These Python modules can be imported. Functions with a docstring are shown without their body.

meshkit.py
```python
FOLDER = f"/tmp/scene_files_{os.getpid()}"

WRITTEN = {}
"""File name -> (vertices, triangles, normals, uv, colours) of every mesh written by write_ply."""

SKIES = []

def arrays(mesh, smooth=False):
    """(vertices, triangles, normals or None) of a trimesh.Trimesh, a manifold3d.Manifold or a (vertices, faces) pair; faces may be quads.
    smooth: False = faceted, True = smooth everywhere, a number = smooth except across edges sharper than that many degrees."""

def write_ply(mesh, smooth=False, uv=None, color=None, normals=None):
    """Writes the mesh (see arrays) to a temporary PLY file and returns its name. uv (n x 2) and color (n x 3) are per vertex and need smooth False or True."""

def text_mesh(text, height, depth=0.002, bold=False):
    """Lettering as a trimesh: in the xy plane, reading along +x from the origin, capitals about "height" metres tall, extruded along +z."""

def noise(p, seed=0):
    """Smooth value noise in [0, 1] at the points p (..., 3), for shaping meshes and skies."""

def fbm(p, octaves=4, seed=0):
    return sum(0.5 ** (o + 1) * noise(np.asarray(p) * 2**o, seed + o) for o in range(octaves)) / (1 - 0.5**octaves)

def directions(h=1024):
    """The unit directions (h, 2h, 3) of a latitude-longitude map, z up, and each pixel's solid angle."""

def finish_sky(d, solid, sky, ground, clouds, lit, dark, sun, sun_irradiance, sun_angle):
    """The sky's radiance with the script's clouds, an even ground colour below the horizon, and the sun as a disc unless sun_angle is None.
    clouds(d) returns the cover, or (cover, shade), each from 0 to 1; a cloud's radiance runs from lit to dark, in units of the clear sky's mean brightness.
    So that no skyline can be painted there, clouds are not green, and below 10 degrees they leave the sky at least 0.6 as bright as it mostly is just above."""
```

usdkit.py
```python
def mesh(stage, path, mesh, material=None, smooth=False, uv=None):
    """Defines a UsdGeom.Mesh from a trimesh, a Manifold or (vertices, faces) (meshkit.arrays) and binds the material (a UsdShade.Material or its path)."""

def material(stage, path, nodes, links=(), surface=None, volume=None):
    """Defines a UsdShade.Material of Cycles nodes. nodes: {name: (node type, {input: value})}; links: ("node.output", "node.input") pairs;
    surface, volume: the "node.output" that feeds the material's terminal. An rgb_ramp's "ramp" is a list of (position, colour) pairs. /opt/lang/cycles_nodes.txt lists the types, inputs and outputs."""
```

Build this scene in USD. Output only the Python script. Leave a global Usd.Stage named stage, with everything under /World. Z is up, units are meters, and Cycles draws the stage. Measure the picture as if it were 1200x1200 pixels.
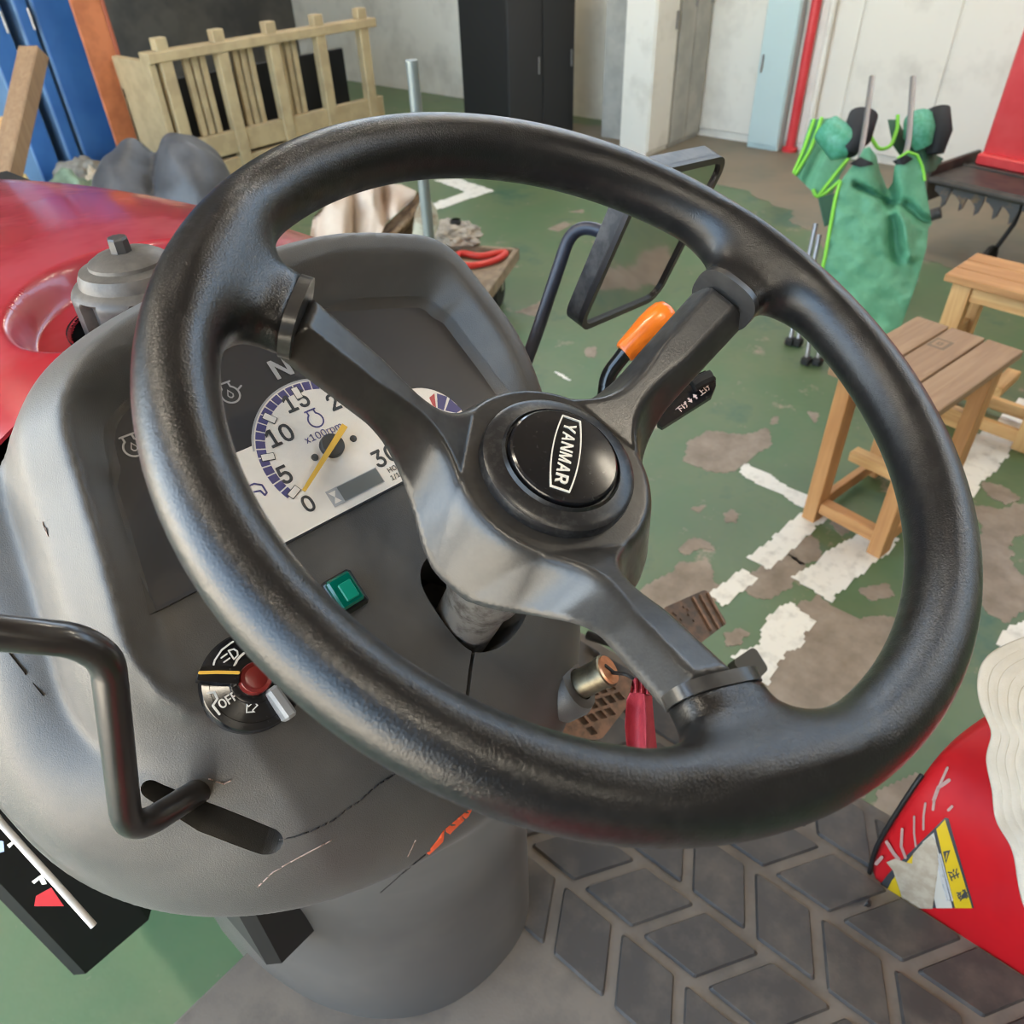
import math, random
import numpy as np, trimesh, manifold3d as m3, shapely
from shapely.geometry import Polygon, LineString, Point, box as sbox
from shapely import affinity
from scipy.spatial import Delaunay
import usdkit, meshkit
from meshkit import fbm, noise
from pxr import Usd, UsdGeom, UsdLux, UsdShade, Gf, Sdf, Vt

stage = Usd.Stage.CreateInMemory()
UsdGeom.SetStageUpAxis(stage, 'Z'); UsdGeom.SetStageMetersPerUnit(stage, 1.0)
UsdGeom.Xform.Define(stage, '/World'); UsdGeom.Scope.Define(stage, '/World/Looks')
random.seed(7); RNG = np.random.default_rng(7)

# ------------------------------------------------------------------ camera (hand-held phone beside a tractor)
FPX = 900.0
CR = np.array([[0.6536895, -0.49090478, 0.57593623], [-0.75617606, -0.39374815, 0.52264727], [-0.02979622, -0.77715822, -0.62859947]])
CAM = np.array([-0.2655, -0.1805, 1.4])
cam = UsdGeom.Camera.Define(stage, '/World/camera')
cam.CreateHorizontalApertureAttr(36.0); cam.CreateVerticalApertureAttr(36.0); cam.CreateFocalLengthAttr(27.0)
cam.CreateFStopAttr(14.0); cam.CreateFocusDistanceAttr(0.47); cam.CreateClippingRangeAttr(Gf.Vec2f(0.02, 500))
EXPOSURE = 4.8
cam.CreateExposureAttr(EXPOSURE)
_b = np.eye(4); _b[:3, 0] = CR[:, 0]; _b[:3, 1] = -CR[:, 1]; _b[:3, 2] = -CR[:, 2]; _b[:3, 3] = CAM
UsdGeom.Xformable(cam).AddTransformOp().Set(Gf.Matrix4d(*_b.T.ravel().tolist()))

# ------------------------------------------------------------------ daylight: sky and a sun that stays outside the shed roof
SKY, SUN, FILL_LAMP = 1.7, 10000.0, 2.5
dome = UsdLux.DomeLight.Define(stage, '/World/sky')
dome.CreateIntensityAttr(1.0)
usdkit.material(stage, '/World/Looks/sky', {
    's': ('sky_texture', {'sky_type': 'hosek_wilkie', 'sun_direction': (-0.02, 0.62, 0.78), 'turbidity': 4.0, 'ground_albedo': 0.3}),
    'h': ('hsv', {'saturation': .95}), 'w': ('mix', {'mix_type': 'multiply', 'fac': 1.0, 'color2': (1.14, 1.0, .84)}),
    'b': ('background_shader', {'strength': SKY})}, [('s.color', 'h.color'), ('h.color', 'w.color1'), ('w.color', 'b.color')], surface='b.background')
UsdShade.MaterialBindingAPI.Apply(dome.GetPrim()).Bind(UsdShade.Material.Get(stage, '/World/Looks/sky'))
sun = UsdLux.DistantLight.Define(stage, '/World/sun')
sun.CreateAngleAttr(0.53); sun.CreateIntensityAttr(SUN); sun.CreateColorAttr(Gf.Vec3f(1.0, 0.93, 0.82))
_sd = np.array([-0.02, 0.62, 0.78]); _sd /= np.linalg.norm(_sd)          # towards the sun
_sx = np.cross([0, 0, 1.0], _sd); _sx /= np.linalg.norm(_sx)
_m = np.eye(4); _m[:3, 0] = _sx; _m[:3, 1] = np.cross(_sd, _sx); _m[:3, 2] = _sd
UsdGeom.Xformable(sun).AddTransformOp().Set(Gf.Matrix4d(*_m.T.ravel().tolist()))

# ------------------------------------------------------------------ unseen ceiling lamps added as even fill light (their housings follow with the shed)
FILL_LAMPS = [(x, y) for x in (-1.0, 3.3) for y in (-3.6, -1.4, 1.4, 4.4)]
for i, (x, y) in enumerate(FILL_LAMPS):
    l = UsdLux.RectLight.Define(stage, '/World/fill_light_%02d' % i)
    l.CreateWidthAttr(.14); l.CreateHeightAttr(1.2); l.CreateIntensityAttr(FILL_LAMP); l.CreateColorAttr(Gf.Vec3f(1.0, .89, .71)); l.AddTranslateOp().Set(Gf.Vec3d(x, y, 4.02))

# ------------------------------------------------------------------ measuring helpers (a line of sight met with a real plane or distance)
def ray(px, py): return CR @ np.array([(px - 600) / FPX, (py - 600) / FPX, 1.0])
def on_plane(px, py, p0, nn):
    v = ray(px, py); return CAM + v * (((np.asarray(p0, float) - CAM) @ nn) / (v @ nn))
def on_z(px, py, z=0.0): return on_plane(px, py, [0, 0, z], np.array([0, 0, 1.0]))
def on_x(px, py, x): return on_plane(px, py, [x, 0, 0], np.array([1.0, 0, 0]))
def at(px, py, d): return CAM + d * ray(px, py)

# ------------------------------------------------------------------ scene helpers
_used = {}
def numbered(parent, name):
    k = _used.get((parent, name), 0); _used[(parent, name)] = k + 1
    return name if k == 0 else f'{name}_{k:03d}'
def tag(p, label=None, cat=None, group=None, kind=None):
    p = p.GetPrim() if hasattr(p, 'GetPrim') else p
    for k, v in (('label', label), ('category', cat), ('group', group), ('kind', kind)):
        if v: p.SetCustomDataByKey(k, v)
    return p
def thing(name, label, cat, loc=(0, 0, 0), rz=0, group=None):
    x = UsdGeom.Xform.Define(stage, '/World/' + numbered('/World', name))
    x.AddTranslateOp().Set(Gf.Vec3d(*map(float, loc))); x.AddRotateZOp().Set(float(rz))
    return tag(x, label, cat, group)
def obj(name, mesh, mat, parent=None, smooth=35, label=None, kind=None, cat=None, group=None):
    pp = '/World' if parent is None else str(parent.GetPath())
    m = usdkit.mesh(stage, pp + '/' + numbered(pp, name), mesh, mat, smooth=smooth)
    return tag(m, label, cat, group, kind)
def struct(name, mesh, mat, smooth=False, label=None):
    return obj(name, mesh, mat, None, smooth, label, 'structure')
def dup(root, loc, rz, label=None, group=None):
    was = root.GetCustomData()
    r = thing(root.GetName().rstrip('0123456789').rstrip('_'), label or was['label'], was['category'], loc, rz, group or was.get('group'))
    r.GetReferences().AddInternalReference(root.GetPath()); r.SetInstanceable(True)
    return r

# ------------------------------------------------------------------ mesh helpers
def cat(*ms):
    ms = [m for m in ms if m is not None]
    return trimesh.util.concatenate([trimesh.Trimesh(*meshkit.arrays(m)[:2], process=False) for m in ms])
def cbox(size, c=0.003, loc=(0, 0, 0), R=None):
    """box with chamfered edges"""
    s = np.asarray(size, float) / 2; c = min(c, s.min() * 0.9)
    pts = [np.array([sx, sy, sz]) * (s - c * np.array([a != 0, a != 1, a != 2])) for sx in (-1, 1) for sy in (-1, 1) for sz in (-1, 1) for a in range(3)]
    m = trimesh.convex.convex_hull(np.array(pts))
    if R is not None: m.vertices = m.vertices @ np.asarray(R).T
    m.apply_translation(loc); return m
def frame(z, up=(0, 0, 1)):
    z = np.asarray(z, float) / np.linalg.norm(z); x = np.cross(up, z)
    if np.linalg.norm(x) < 1e-6: x = np.cross([0, 1.0, 0], z)
    x /= np.linalg.norm(x); return np.stack([x, np.cross(z, x), z], 1)
def beam(a, b, w, t, c=0.003, up=(0, 0, 1)):
    """a chamfered bar from a to b; w across, t along 'up'"""
    a, b = np.asarray(a, float), np.asarray(b, float); F = frame(b - a, up)
    return cbox((w, t, np.linalg.norm(b - a)), c, (a + b) / 2, F)
def path_round(pts, r, n=8):
    pts = [np.asarray(p, float) for p in pts]; out = [pts[0]]
    for a, b, c in zip(pts, pts[1:], pts[2:]):
        u, v = a - b, c - b; lu, lv = np.linalg.norm(u), np.linalg.norm(v); d = min(r, lu * .48, lv * .48)
        p, q = b + u / lu * d, b + v / lv * d
        for t in np.linspace(0, 1, n): out.append((1 - t) ** 2 * p + 2 * t * (1 - t) * b + t * t * q)
    out.append(pts[-1]); return np.array(out)
def tube(pts, r, n=14, closed=False):
    p = np.asarray(pts, float); N = len(p); r = np.broadcast_to(r, (N,))
    t = np.gradient(p, axis=0) if not closed else np.roll(p, -1, 0) - np.roll(p, 1, 0)
    t /= np.linalg.norm(t, axis=1, keepdims=True)
    a = np.cross(t[0], [0, 0, 1.0]); a = np.cross(t[0], [0, 1.0, 0]) if np.linalg.norm(a) < 1e-3 else a; a /= np.linalg.norm(a)
    ang = np.arange(n) * 2 * np.pi / n; V = []
    for i in range(N):
        a = a - (a @ t[i]) * t[i]; a /= np.linalg.norm(a); b = np.cross(t[i], a)
        V.append(p[i] + r[i] * (np.cos(ang)[:, None] * a + np.sin(ang)[:, None] * b))
    V = np.concatenate(V); F = []
    for i in range(N if closed else N - 1):
        j = (i + 1) % N
        for k in range(n):
            l = (k + 1) % n; F += [[i * n + k, i * n + l, j * n + l], [i * n + k, j * n + l, j * n + k]]
    if not closed:
        V = np.vstack([V, p[:1], p[-1:]]); c0, c1 = N * n, N * n + 1
        for k in range(n):
            l = (k + 1) % n; F += [[c0, l, k], [c1, (N - 1) * n + k, (N - 1) * n + l]]
    return trimesh.Trimesh(V, np.array(F), process=False)
def lathe(prof, n=48, F=None, loc=(0, 0, 0), mod=None):
    """profile [(r, z)...] about z; mod(theta, r, z) -> r"""
    prof = np.array(prof, float); th = np.arange(n) * 2 * np.pi / n; V = []
    for r, z in prof:
        rr = np.full(n, r) if mod is None else mod(th, r, z)
        V.append(np.stack([rr * np.cos(th), rr * np.sin(th), np.full(n, z)], 1))
    V = np.concatenate(V); Fa = []
    for i in range(len(prof) - 1):
        for k in range(n):
            l = (k + 1) % n; Fa += [[i * n + k, i * n + l, (i + 1) * n + l], [i * n + k, (i + 1) * n + l, (i + 1) * n + k]]
    if F is not None: V = V @ np.asarray(F).T
    return trimesh.Trimesh(V + np.asarray(loc), np.array(Fa), process=False)
def extrude(poly, h, F=None, loc=(0, 0, 0)):
    gs = getattr(poly, 'geoms', [poly])
    m = cat(*[trimesh.creation.extrude_polygon(g, h, engine='earcut') for g in gs if g.area > 0])
    if F is not None: m.vertices = m.vertices @ np.asarray(F).T
    m.apply_translation(loc); return m
def sheet(P, thick=0.002, closed_u=False):
    """grid of points (nu, nv, 3) -> a thin solid sheet"""
    P = np.asarray(P, float); nu, nv = P.shape[:2]
    du = np.gradient(P, axis=0); dv = np.gradient(P, axis=1); N = np.cross(du, dv); N /= np.linalg.norm(N, axis=2, keepdims=True) + 1e-12
    V = np.concatenate([(P + N * thick / 2).reshape(-1, 3), (P - N * thick / 2).reshape(-1, 3)]); o = nu * nv
    i, j = np.meshgrid(np.arange(nu - 1), np.arange(nv - 1), indexing='ij'); q = np.stack([i * nv + j, (i + 1) * nv + j, (i + 1) * nv + j + 1, i * nv + j + 1], -1).reshape(-1, 4)
    F = [q, q[:, ::-1] + o]
    for idx, flip in ((np.arange(nv), 0), ((nu - 1) * nv + np.arange(nv), 1), (np.arange(nu) * nv, 1), (np.arange(nu) * nv + nv - 1, 0)):
        s = np.stack([idx[:-1], idx[1:], idx[1:] + o, idx[:-1] + o], -1); F.append(s[:, ::-1] if flip else s)
    F = np.concatenate(F); return trimesh.Trimesh(V, np.vstack([F[:, [0, 1, 2]], F[:, [0, 2, 3]]]), process=False)
def surface_nets(f, lo, hi, step):
    """closed surface f = 0 (f < 0 inside) on a regular grid"""
    ax = [np.arange(a, b + step, step) for a, b in zip(lo, hi)]
    X = np.meshgrid(*ax, indexing='ij'); D = f(*X).astype(np.float32); n = D.shape
    D[[0, -1]] = np.maximum(D[[0, -1]], step); D[:, [0, -1]] = np.maximum(D[:, [0, -1]], step); D[:, :, [0, -1]] = np.maximum(D[:, :, [0, -1]], step)
    S = D < 0; cnt = np.zeros(tuple(k - 1 for k in n), np.int8)
    for a, b, c in np.ndindex(2, 2, 2): cnt += S[a:n[0] - 1 + a, b:n[1] - 1 + b, c:n[2] - 1 + c]
    cells = np.argwhere((cnt > 0) & (cnt < 8)); ids = np.full(cnt.shape, -1, np.int64); ids[tuple(cells.T)] = np.arange(len(cells))
    acc = np.zeros((len(cells), 3)); num = np.zeros(len(cells))
    corners = list(np.ndindex(2, 2, 2))
    for a in corners:
        for k in range(3):
            if a[k] == 0:
                b = list(a); b[k] = 1
                da = D[tuple((cells + a).T)]; db = D[tuple((cells + b).T)]; m = (da < 0) != (db < 0)
                t = np.where(m, da / np.where(m, da - db, 1), 0)
                p = np.array(a, float) + 0 * cells; p[:, k] += t
                acc[m] += p[m]; num[m] += 1
    V = np.array(lo) + (cells + acc / num[:, None]) * step; F = []
    for k in range(3):
        u, v = (k + 1) % 3, (k + 2) % 3
        sl0 = [slice(None)] * 3; sl1 = [slice(None)] * 3; sl0[k] = slice(0, -1); sl1[k] = slice(1, None)
        e = np.argwhere(S[tuple(sl0)] != S[tuple(sl1)]); fl = S[tuple(e.T)]
        ok = (e[:, u] > 0) & (e[:, v] > 0) & (e[:, u] < n[u] - 1) & (e[:, v] < n[v] - 1); e, fl = e[ok], fl[ok]
        def c(du, dv):
            q = e.copy(); q[:, u] -= du; q[:, v] -= dv; return ids[tuple(q.T)]
        Q = np.stack([c(1, 1), c(0, 1), c(0, 0), c(1, 0)], 1); Q[~fl] = Q[~fl][:, ::-1]; F.append(Q)
    F = np.concatenate(F); return trimesh.Trimesh(V, np.vstack([F[:, [0, 1, 2]], F[:, [0, 2, 3]]]), process=False)
def smin(a, b, k):
    h = np.clip(.5 + .5 * (b - a) / k, 0, 1); return b + (a - b) * h - k * h * (1 - h)
def smax(a, b, k): return -smin(-a, -b, k)
def sstep(a, b, x):
    t = np.clip((x - a) / (b - a), 0, 1); return t * t * (3 - 2 * t)
def poly_dist(poly, X, Y):
    """signed distance to a polygon outline, positive inside"""
    P = np.array(poly, float); Q = np.roll(P, -1, 0); d = np.full(X.shape, 1e9); ins = np.zeros(X.shape, bool)
    for (ax, ay), (bx, by) in zip(P, Q):
        ex, ey = bx - ax, by - ay; t = np.clip(((X - ax) * ex + (Y - ay) * ey) / (ex * ex + ey * ey + 1e-15), 0, 1)
        d = np.minimum(d, np.hypot(X - ax - t * ex, Y - ay - t * ey))
        c = ((ay > Y) != (by > Y)) & (X < ex * (Y - ay) / (ey if ey else 1e-12) + ax); ins ^= c
    return np.where(ins, d, -d)
def smooth_poly(pts, n=200, closed=True):
    from scipy.interpolate import splprep, splev
    p = np.array(pts, float)
    if closed: p = np.vstack([p, p[:1]])
    tck, _ = splprep(p.T, s=0, per=closed, k=3); return np.array(splev(np.linspace(0, 1, n, endpoint=not closed), tck)).T
def plan_mesh(poly, top, thick, spacing=.0025):
    """a solid over a plan polygon: upper height top(x, y), lower = upper - thick"""
    ring = np.array(poly.exterior.segmentize(spacing).coords[:-1]); x0, y0, x1, y1 = poly.bounds
    gx, gy = np.meshgrid(np.arange(x0, x1, spacing), np.arange(y0, y1, spacing)); g = np.stack([gx.ravel(), gy.ravel()], 1)
    g = g[shapely.contains_xy(poly.buffer(-spacing * .6), g[:, 0], g[:, 1])]
    P = np.vstack([ring, g]); T = Delaunay(P).simplices; c = P[T].mean(1); T = T[shapely.contains_xy(poly.buffer(1e-5), c[:, 0], c[:, 1])]
    a = P[T]; ar = (a[:, 1, 0] - a[:, 0, 0]) * (a[:, 2, 1] - a[:, 0, 1]) - (a[:, 1, 1] - a[:, 0, 1]) * (a[:, 2, 0] - a[:, 0, 0]); T[ar < 0] = T[ar < 0][:, ::-1]
    z = top(P[:, 0], P[:, 1]); n, m = len(P), len(ring)
    V = np.vstack([np.c_[P, z], np.c_[P, z - thick]]); i = np.arange(m); j = (i + 1) % m
    if poly.exterior.is_ccw: side = np.vstack([np.c_[i, i + n, j + n], np.c_[i, j + n, j]])
    else: side = np.vstack([np.c_[i, j + n, i + n], np.c_[i, j, j + n]])
    return trimesh.Trimesh(V, np.vstack([T, T[:, ::-1] + n, side]), process=False)
def text(t, h, depth=.0004, bold=True, center=True):
    m = meshkit.text_mesh(t, h, depth, bold)
    if center: m.apply_translation([-m.bounds[:, 0].mean(), -h / 2, 0])
    return m
GLYPH = {'下':[[[(3,65),(4,75),(92,75),(92,64),(52,63),(53,51),(80,37),(87,32),(88,29),(80,21),(64,33),(52,38),(52,-10),(42,-11),(40,-9),(40,64)]]],'げ':[[[(35,44),(35,55),(61,54),(61,75),(72,75),(77,78),(80,78),(82,76),(82,79),(87,81),(91,79),(96,67),(94,63),(88,62),(86,63),(85,60),(78,59),(75,68),(73,68),(73,55),(89,57),(89,46),(73,44),(73,26),(69,8),(65,1),(52,-10),(49,-10),(45,-7),(42,-4),(42,-1),(50,3),(58,12),(61,22),(62,43)]],[[(8,23),(12,72),(14,75),(24,74),(25,68),(20,45),(20,27),(22,27),(23,31),(26,31),(30,28),(24,6),(24,-4),(13,-4)]]],'上':[[[(3,-5),(3,5),(39,5),(40,81),(50,81),(51,79),(51,51),(86,51),(86,40),(51,40),(51,6),(93,5),(92,-6)]]],'注':[[[(7,73),(11,81),(15,81),(33,71),(31,64),(57,64),(57,67),(51,76),(51,80),(60,83),(64,78),(70,64),(91,64),(91,53),(67,53),(67,35),(88,35),(89,26),(88,24),(67,24),(67,4),(94,3),(94,-7),(28,-8),(28,3),(55,3),(55,24),(35,24),(34,35),(55,35),(55,53),(31,53),(30,62),(26,61),(24,64)]],[[(5,-4),(5,-1),(14,11),(23,30),(27,30),(32,25),(32,22),(17,-6),(14,-10),(12,-10)]],[[(2,46),(5,53),(9,55),(27,45),(28,42),(23,35),(20,35)]]],'意':[[[(4,-4),(4,-1),(10,4),(17,17),(16,18),(17,50),(6,50),(5,59),(26,61),(24,65),(10,65),(10,75),(42,75),(41,81),(46,83),(51,83),(55,75),(86,75),(86,65),(72,65),(71,61),(91,60),(92,58),(91,50),(80,49),(80,17),(79,16),(91,1),(90,-4),(84,-7),(81,-5),(77,3),(69,11),(69,13),(73,15),(73,17),(54,17),(54,15),(61,10),(56,3),(53,3),(41,13),(38,13),(39,0),(60,0),(63,10),(70,8),(72,6),(71,-3),(69,-7),(64,-10),(31,-9),(27,-5),(28,17),(19,17),(19,15),(25,13),(25,9),(18,-3),(13,-8),(10,-8)],[(28,28),(28,26),(69,27),(68,28)],[(28,40),(28,37),(69,38),(68,40)],[(37,64),(39,60),(58,60),(60,64),(59,65)],[(33,16),(34,15),(37,16),(36,17)]]]}
def glyphs(s, h, gap=1.05):
    """Japanese lettering as plan polygons, characters h tall, reading along +x from 0"""
    out = []
    for i, c in enumerate(s):
        for rings in GLYPH[c]:
            g = Polygon(rings[0], rings[1:]).buffer(0); out.append(affinity.affine_transform(g, [h / 90, 0, 0, h / 90, i * h * gap, 0]))
    return shapely.union_all(out)

# ------------------------------------------------------------------ materials
def mat(name, col, rough=.5, col2=None, nscale=6., ramp=(.4, .6), bump=0., bscale=300., metallic=0., coat=0., coat_r=.1, spec=.5, rough2=None, detail=4, extra=None, bdist=.001, sheen=0, emission=None, bvoronoi=False):
    """principled surface; col2 mixed in by noise (dust, wear, grain), optional fine relief"""
    nd = {'tc': ('texture_coordinate', {}), 'p': ('principled_bsdf', {'base_color': col, 'roughness': rough, 'metallic': metallic, 'coat_weight': coat, 'coat_roughness': coat_r, 'specular_ior_level': spec, 'sheen_weight': sheen})}
    ln = []
    if col2 is not None or rough2 is not None:
        nd['n'] = ('noise_texture', {'scale': nscale, 'detail': detail, 'roughness': .6}); ln.append(('tc.object', 'n.vector'))
        if col2 is not None:
            nd['r'] = ('rgb_ramp', {'ramp': [(0, col), (ramp[0], col), (ramp[1], col2), (1, col2)]}); ln += [('n.fac', 'r.fac'), ('r.color', 'p.base_color')]
        if rough2 is not None:
            nd['mr'] = ('map_range', {'from_min': ramp[0], 'from_max': ramp[1], 'to_min': rough, 'to_max': rough2, 'clamp': True}); ln += [('n.fac', 'mr.value'), ('mr.result', 'p.roughness')]
    if bump:
        nd['bn'] = ('voronoi_texture', {'scale': bscale}) if bvoronoi else ('noise_texture', {'scale': bscale, 'detail': 2.})
        nd['b'] = ('bump', {'strength': bump, 'distance': bdist})
        ln += [('tc.object', 'bn.vector'), ('bn.distance' if bvoronoi else 'bn.fac', 'b.height'), ('b.normal', 'p.normal')]
    if emission: nd['p'][1].update(emission_color=emission[0], emission_strength=emission[1])
    return usdkit.material(stage, '/World/Looks/' + name, nd, ln, surface='p.BSDF')
M = {}
M['rim'] = mat('rim_rubber', (.0085, .0085, .0088), .20, (.013, .0125, .012), 30, (.45, .8), bump=.5, bscale=1200, bdist=.0005, rough2=.30)
M['hub'] = mat('hub_plastic', (.026, .025, .024), .27, (.036, .034, .031), 45, (.4, .8), bump=.06, bscale=700, rough2=.36)
M['cap'] = mat('cap_plastic', (.012, .012, .013), .3, (.02, .02, .02), 200, (.5, .7), rough2=.4)
M['gloss_black'] = mat('gloss_black', (.008, .008, .009), .16, (.03, .03, .03), 400, (.62, .72))
M['dash'] = mat('dash_plastic', (.052, .048, .043), .46, (.075, .069, .060), 14, (.45, .75), bump=.35, bscale=1100, bdist=.0006, rough2=.46, sheen=.08)
M['bezel'] = mat('bezel_plastic', (.03, .03, .03), .4)
M['black'] = mat('matte_black', (.006, .006, .006), .6)
M['rod'] = mat('black_painted_steel', (.016, .013, .012), .3, (.03, .025, .02), 40, (.5, .7), coat=.3)
M['steel'] = mat('worn_steel', (.46, .43, .39), .36, (.22, .19, .16), 60, (.45, .65), metallic=.85, bump=.3, bscale=350, rough2=.3)
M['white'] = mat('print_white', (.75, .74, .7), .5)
M['emblem'] = mat('print_cream', (.8, .76, .66), .4)
M['dial'] = mat('dial_white', (.86, .80, .72), .45, (.8, .75, .67), 30)
M['dial_dark'] = mat('dial_dark', (.025, .027, .032), .45)
M['dial_grey'] = mat('dial_grey_print', (.42, .42, .42), .5)
M['print_dark'] = mat('print_charcoal', (.035, .04, .045), .5)
M['print_blue'] = mat('print_violet_blue', (.07, .065, .2), .5)
M['print_red'] = mat('print_red', (.5, .08, .08), .5)
M['needle'] = mat('needle_yellow', (.75, .45, .06), .4)
M['lcd'] = mat('lcd_grey', (.14, .16, .16), .25)
M['green_lens'] = mat('green_lens', (.0, .09, .06), .12, coat=.5)
M['red_paint'] = mat('red_paint', (.33, .008, .018), .24, (.40, .04, .06), 7, (.45, .75), coat=.6, coat_r=.12, rough2=.42)
M['red_bright'] = mat('red_fender', (.44, .008, .012), .5, (.42, .015, .02), 9, (.5, .8), spec=.15)

# ================================================================== THE TRACTOR (origin on the ground under the wheel; x right, y forward)
tractor = thing('tractor', 'red farm tractor with a black three-spoke steering wheel and grey dashboard, nearest the camera', 'tractor')
def part(name, mesh, mat, parent=None, smooth=35, label=None, kind=None): return obj(name, mesh, mat, parent or tractor, smooth, label, kind)

# ---- steering wheel frame
WC = np.array([0, 0, 1.2138]); WN = np.array([0, -0.4306, 0.9025]); WF = np.stack([[1, 0, 0], [0, WN[2], -WN[1]], WN], 1)
def W(m):
    m = trimesh.Trimesh(np.asarray(m.vertices) @ WF.T + WC, m.faces, process=False); return m
ARMS = np.radians([126.5, 3.5, -119.5]); RS = .146
def rim_sdf(X, Y, Z):
    r = np.hypot(X, Y); q = r - .185
    d = (np.sqrt((q / .0160) ** 2 + (Z / .0176) ** 2) - 1) * .0160
    for a in ARMS:
        u = X * np.cos(a) + Y * np.sin(a); v = -X * np.sin(a) + Y * np.cos(a)
        t = np.clip((u - RS) / (.183 - RS), 0, 1); zc = -.012 + .010 * t
        w = .0195 + .010 * (1 - t) * 0 + .012 * t ** 2; hh = .0135 + .002 * t
        e = (np.sqrt((np.abs(v) / w) ** 3 + (np.abs(Z - zc) / hh) ** 3 + 1e-9) ** (2 / 3) - 1) * hh * .8
        e = np.maximum(e, np.maximum(RS - u, u - .181))
        d = smin(d, e, .016 * np.clip((u - RS) / .012, .12, 1) * (.15 + .85 * sstep(.196, .180, r)))
    return d
rim = surface_nets(rim_sdf, (-.21, -.21, -.036), (.21, .21, .028), .0021)
trimesh.smoothing.filter_taubin(rim, iterations=6)
wheel = part('steering_wheel', W(rim), M['rim'], smooth=True, label='thick black moulded steering wheel rim')

# ---- hub with three arms: one moulding
def arm_poly(a):
    p = [(0, -.020), (.07, -.0168), (RS + .001, -.0180), (RS + .001, .0180), (.07, .0168), (0, .020)]
    return affinity.rotate(Polygon(p), np.degrees(a), origin=(0, 0))
hub_plan = shapely.union_all([Point(0, 0).buffer(.0735, 64)] + [arm_poly(a) for a in ARMS]).buffer(.034, 24).buffer(-.034, 24)
hub_plan = hub_plan.intersection(shapely.union_all([Point(0, 0).buffer(.10)] + [arm_poly(a).buffer(.0005) for a in ARMS]).buffer(.02).buffer(-.02))
hub_ring = np.array(hub_plan.exterior.segmentize(.002).coords)
def arm_u(x, y): return np.max([x * np.cos(a) + y * np.sin(a) for a in ARMS], 0)
def hub_top(x, y):
    d = poly_dist(hub_ring[::2], x, y); u = arm_u(x, y); d = np.maximum(d, 0)
    c = -.063 + (.0615) * np.clip((u - .050) / (RS - .050), 0, 1)
    k = sstep(.060, .105, u)                                       # 0 on the hub, 1 out on an arm
    w = .0195 * (1 - k) + .0105 * k; drop = .040 * (1 - k) + .0165 * k
    t = np.clip(d / w, 0, 1); s = smin(t / .86, 1 + 0 * t, .22); s = s / .999
    return c - drop * (1 - s)
part('spoke_hub', W(plan_mesh(hub_plan.simplify(.0001), hub_top, .0035, .0015)), M['hub'], wheel, smooth=55, label='dark satin hub moulding with three tapering spokes')
for a in ARMS:                                                     # polished collar at each joint of spoke and rim
    F = np.stack([[-np.sin(a), np.cos(a), 0], [0, 0, 1], [np.cos(a), np.sin(a), 0]], 1)
    th = np.linspace(0, 2 * np.pi, 48, endpoint=False); sg = lambda c, p: np.sign(c) * np.abs(c) ** p
    oval = np.stack([.0203 * sg(np.cos(th), .7), .0141 * sg(np.sin(th), .7)], 1)
    part('spoke_collar', W(extrude(Polygon(oval), .0055, F, np.array([np.cos(a), np.sin(a), 0]) * (RS - .0045) + [0, 0, -.0118])), M['hub'], wheel)
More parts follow.
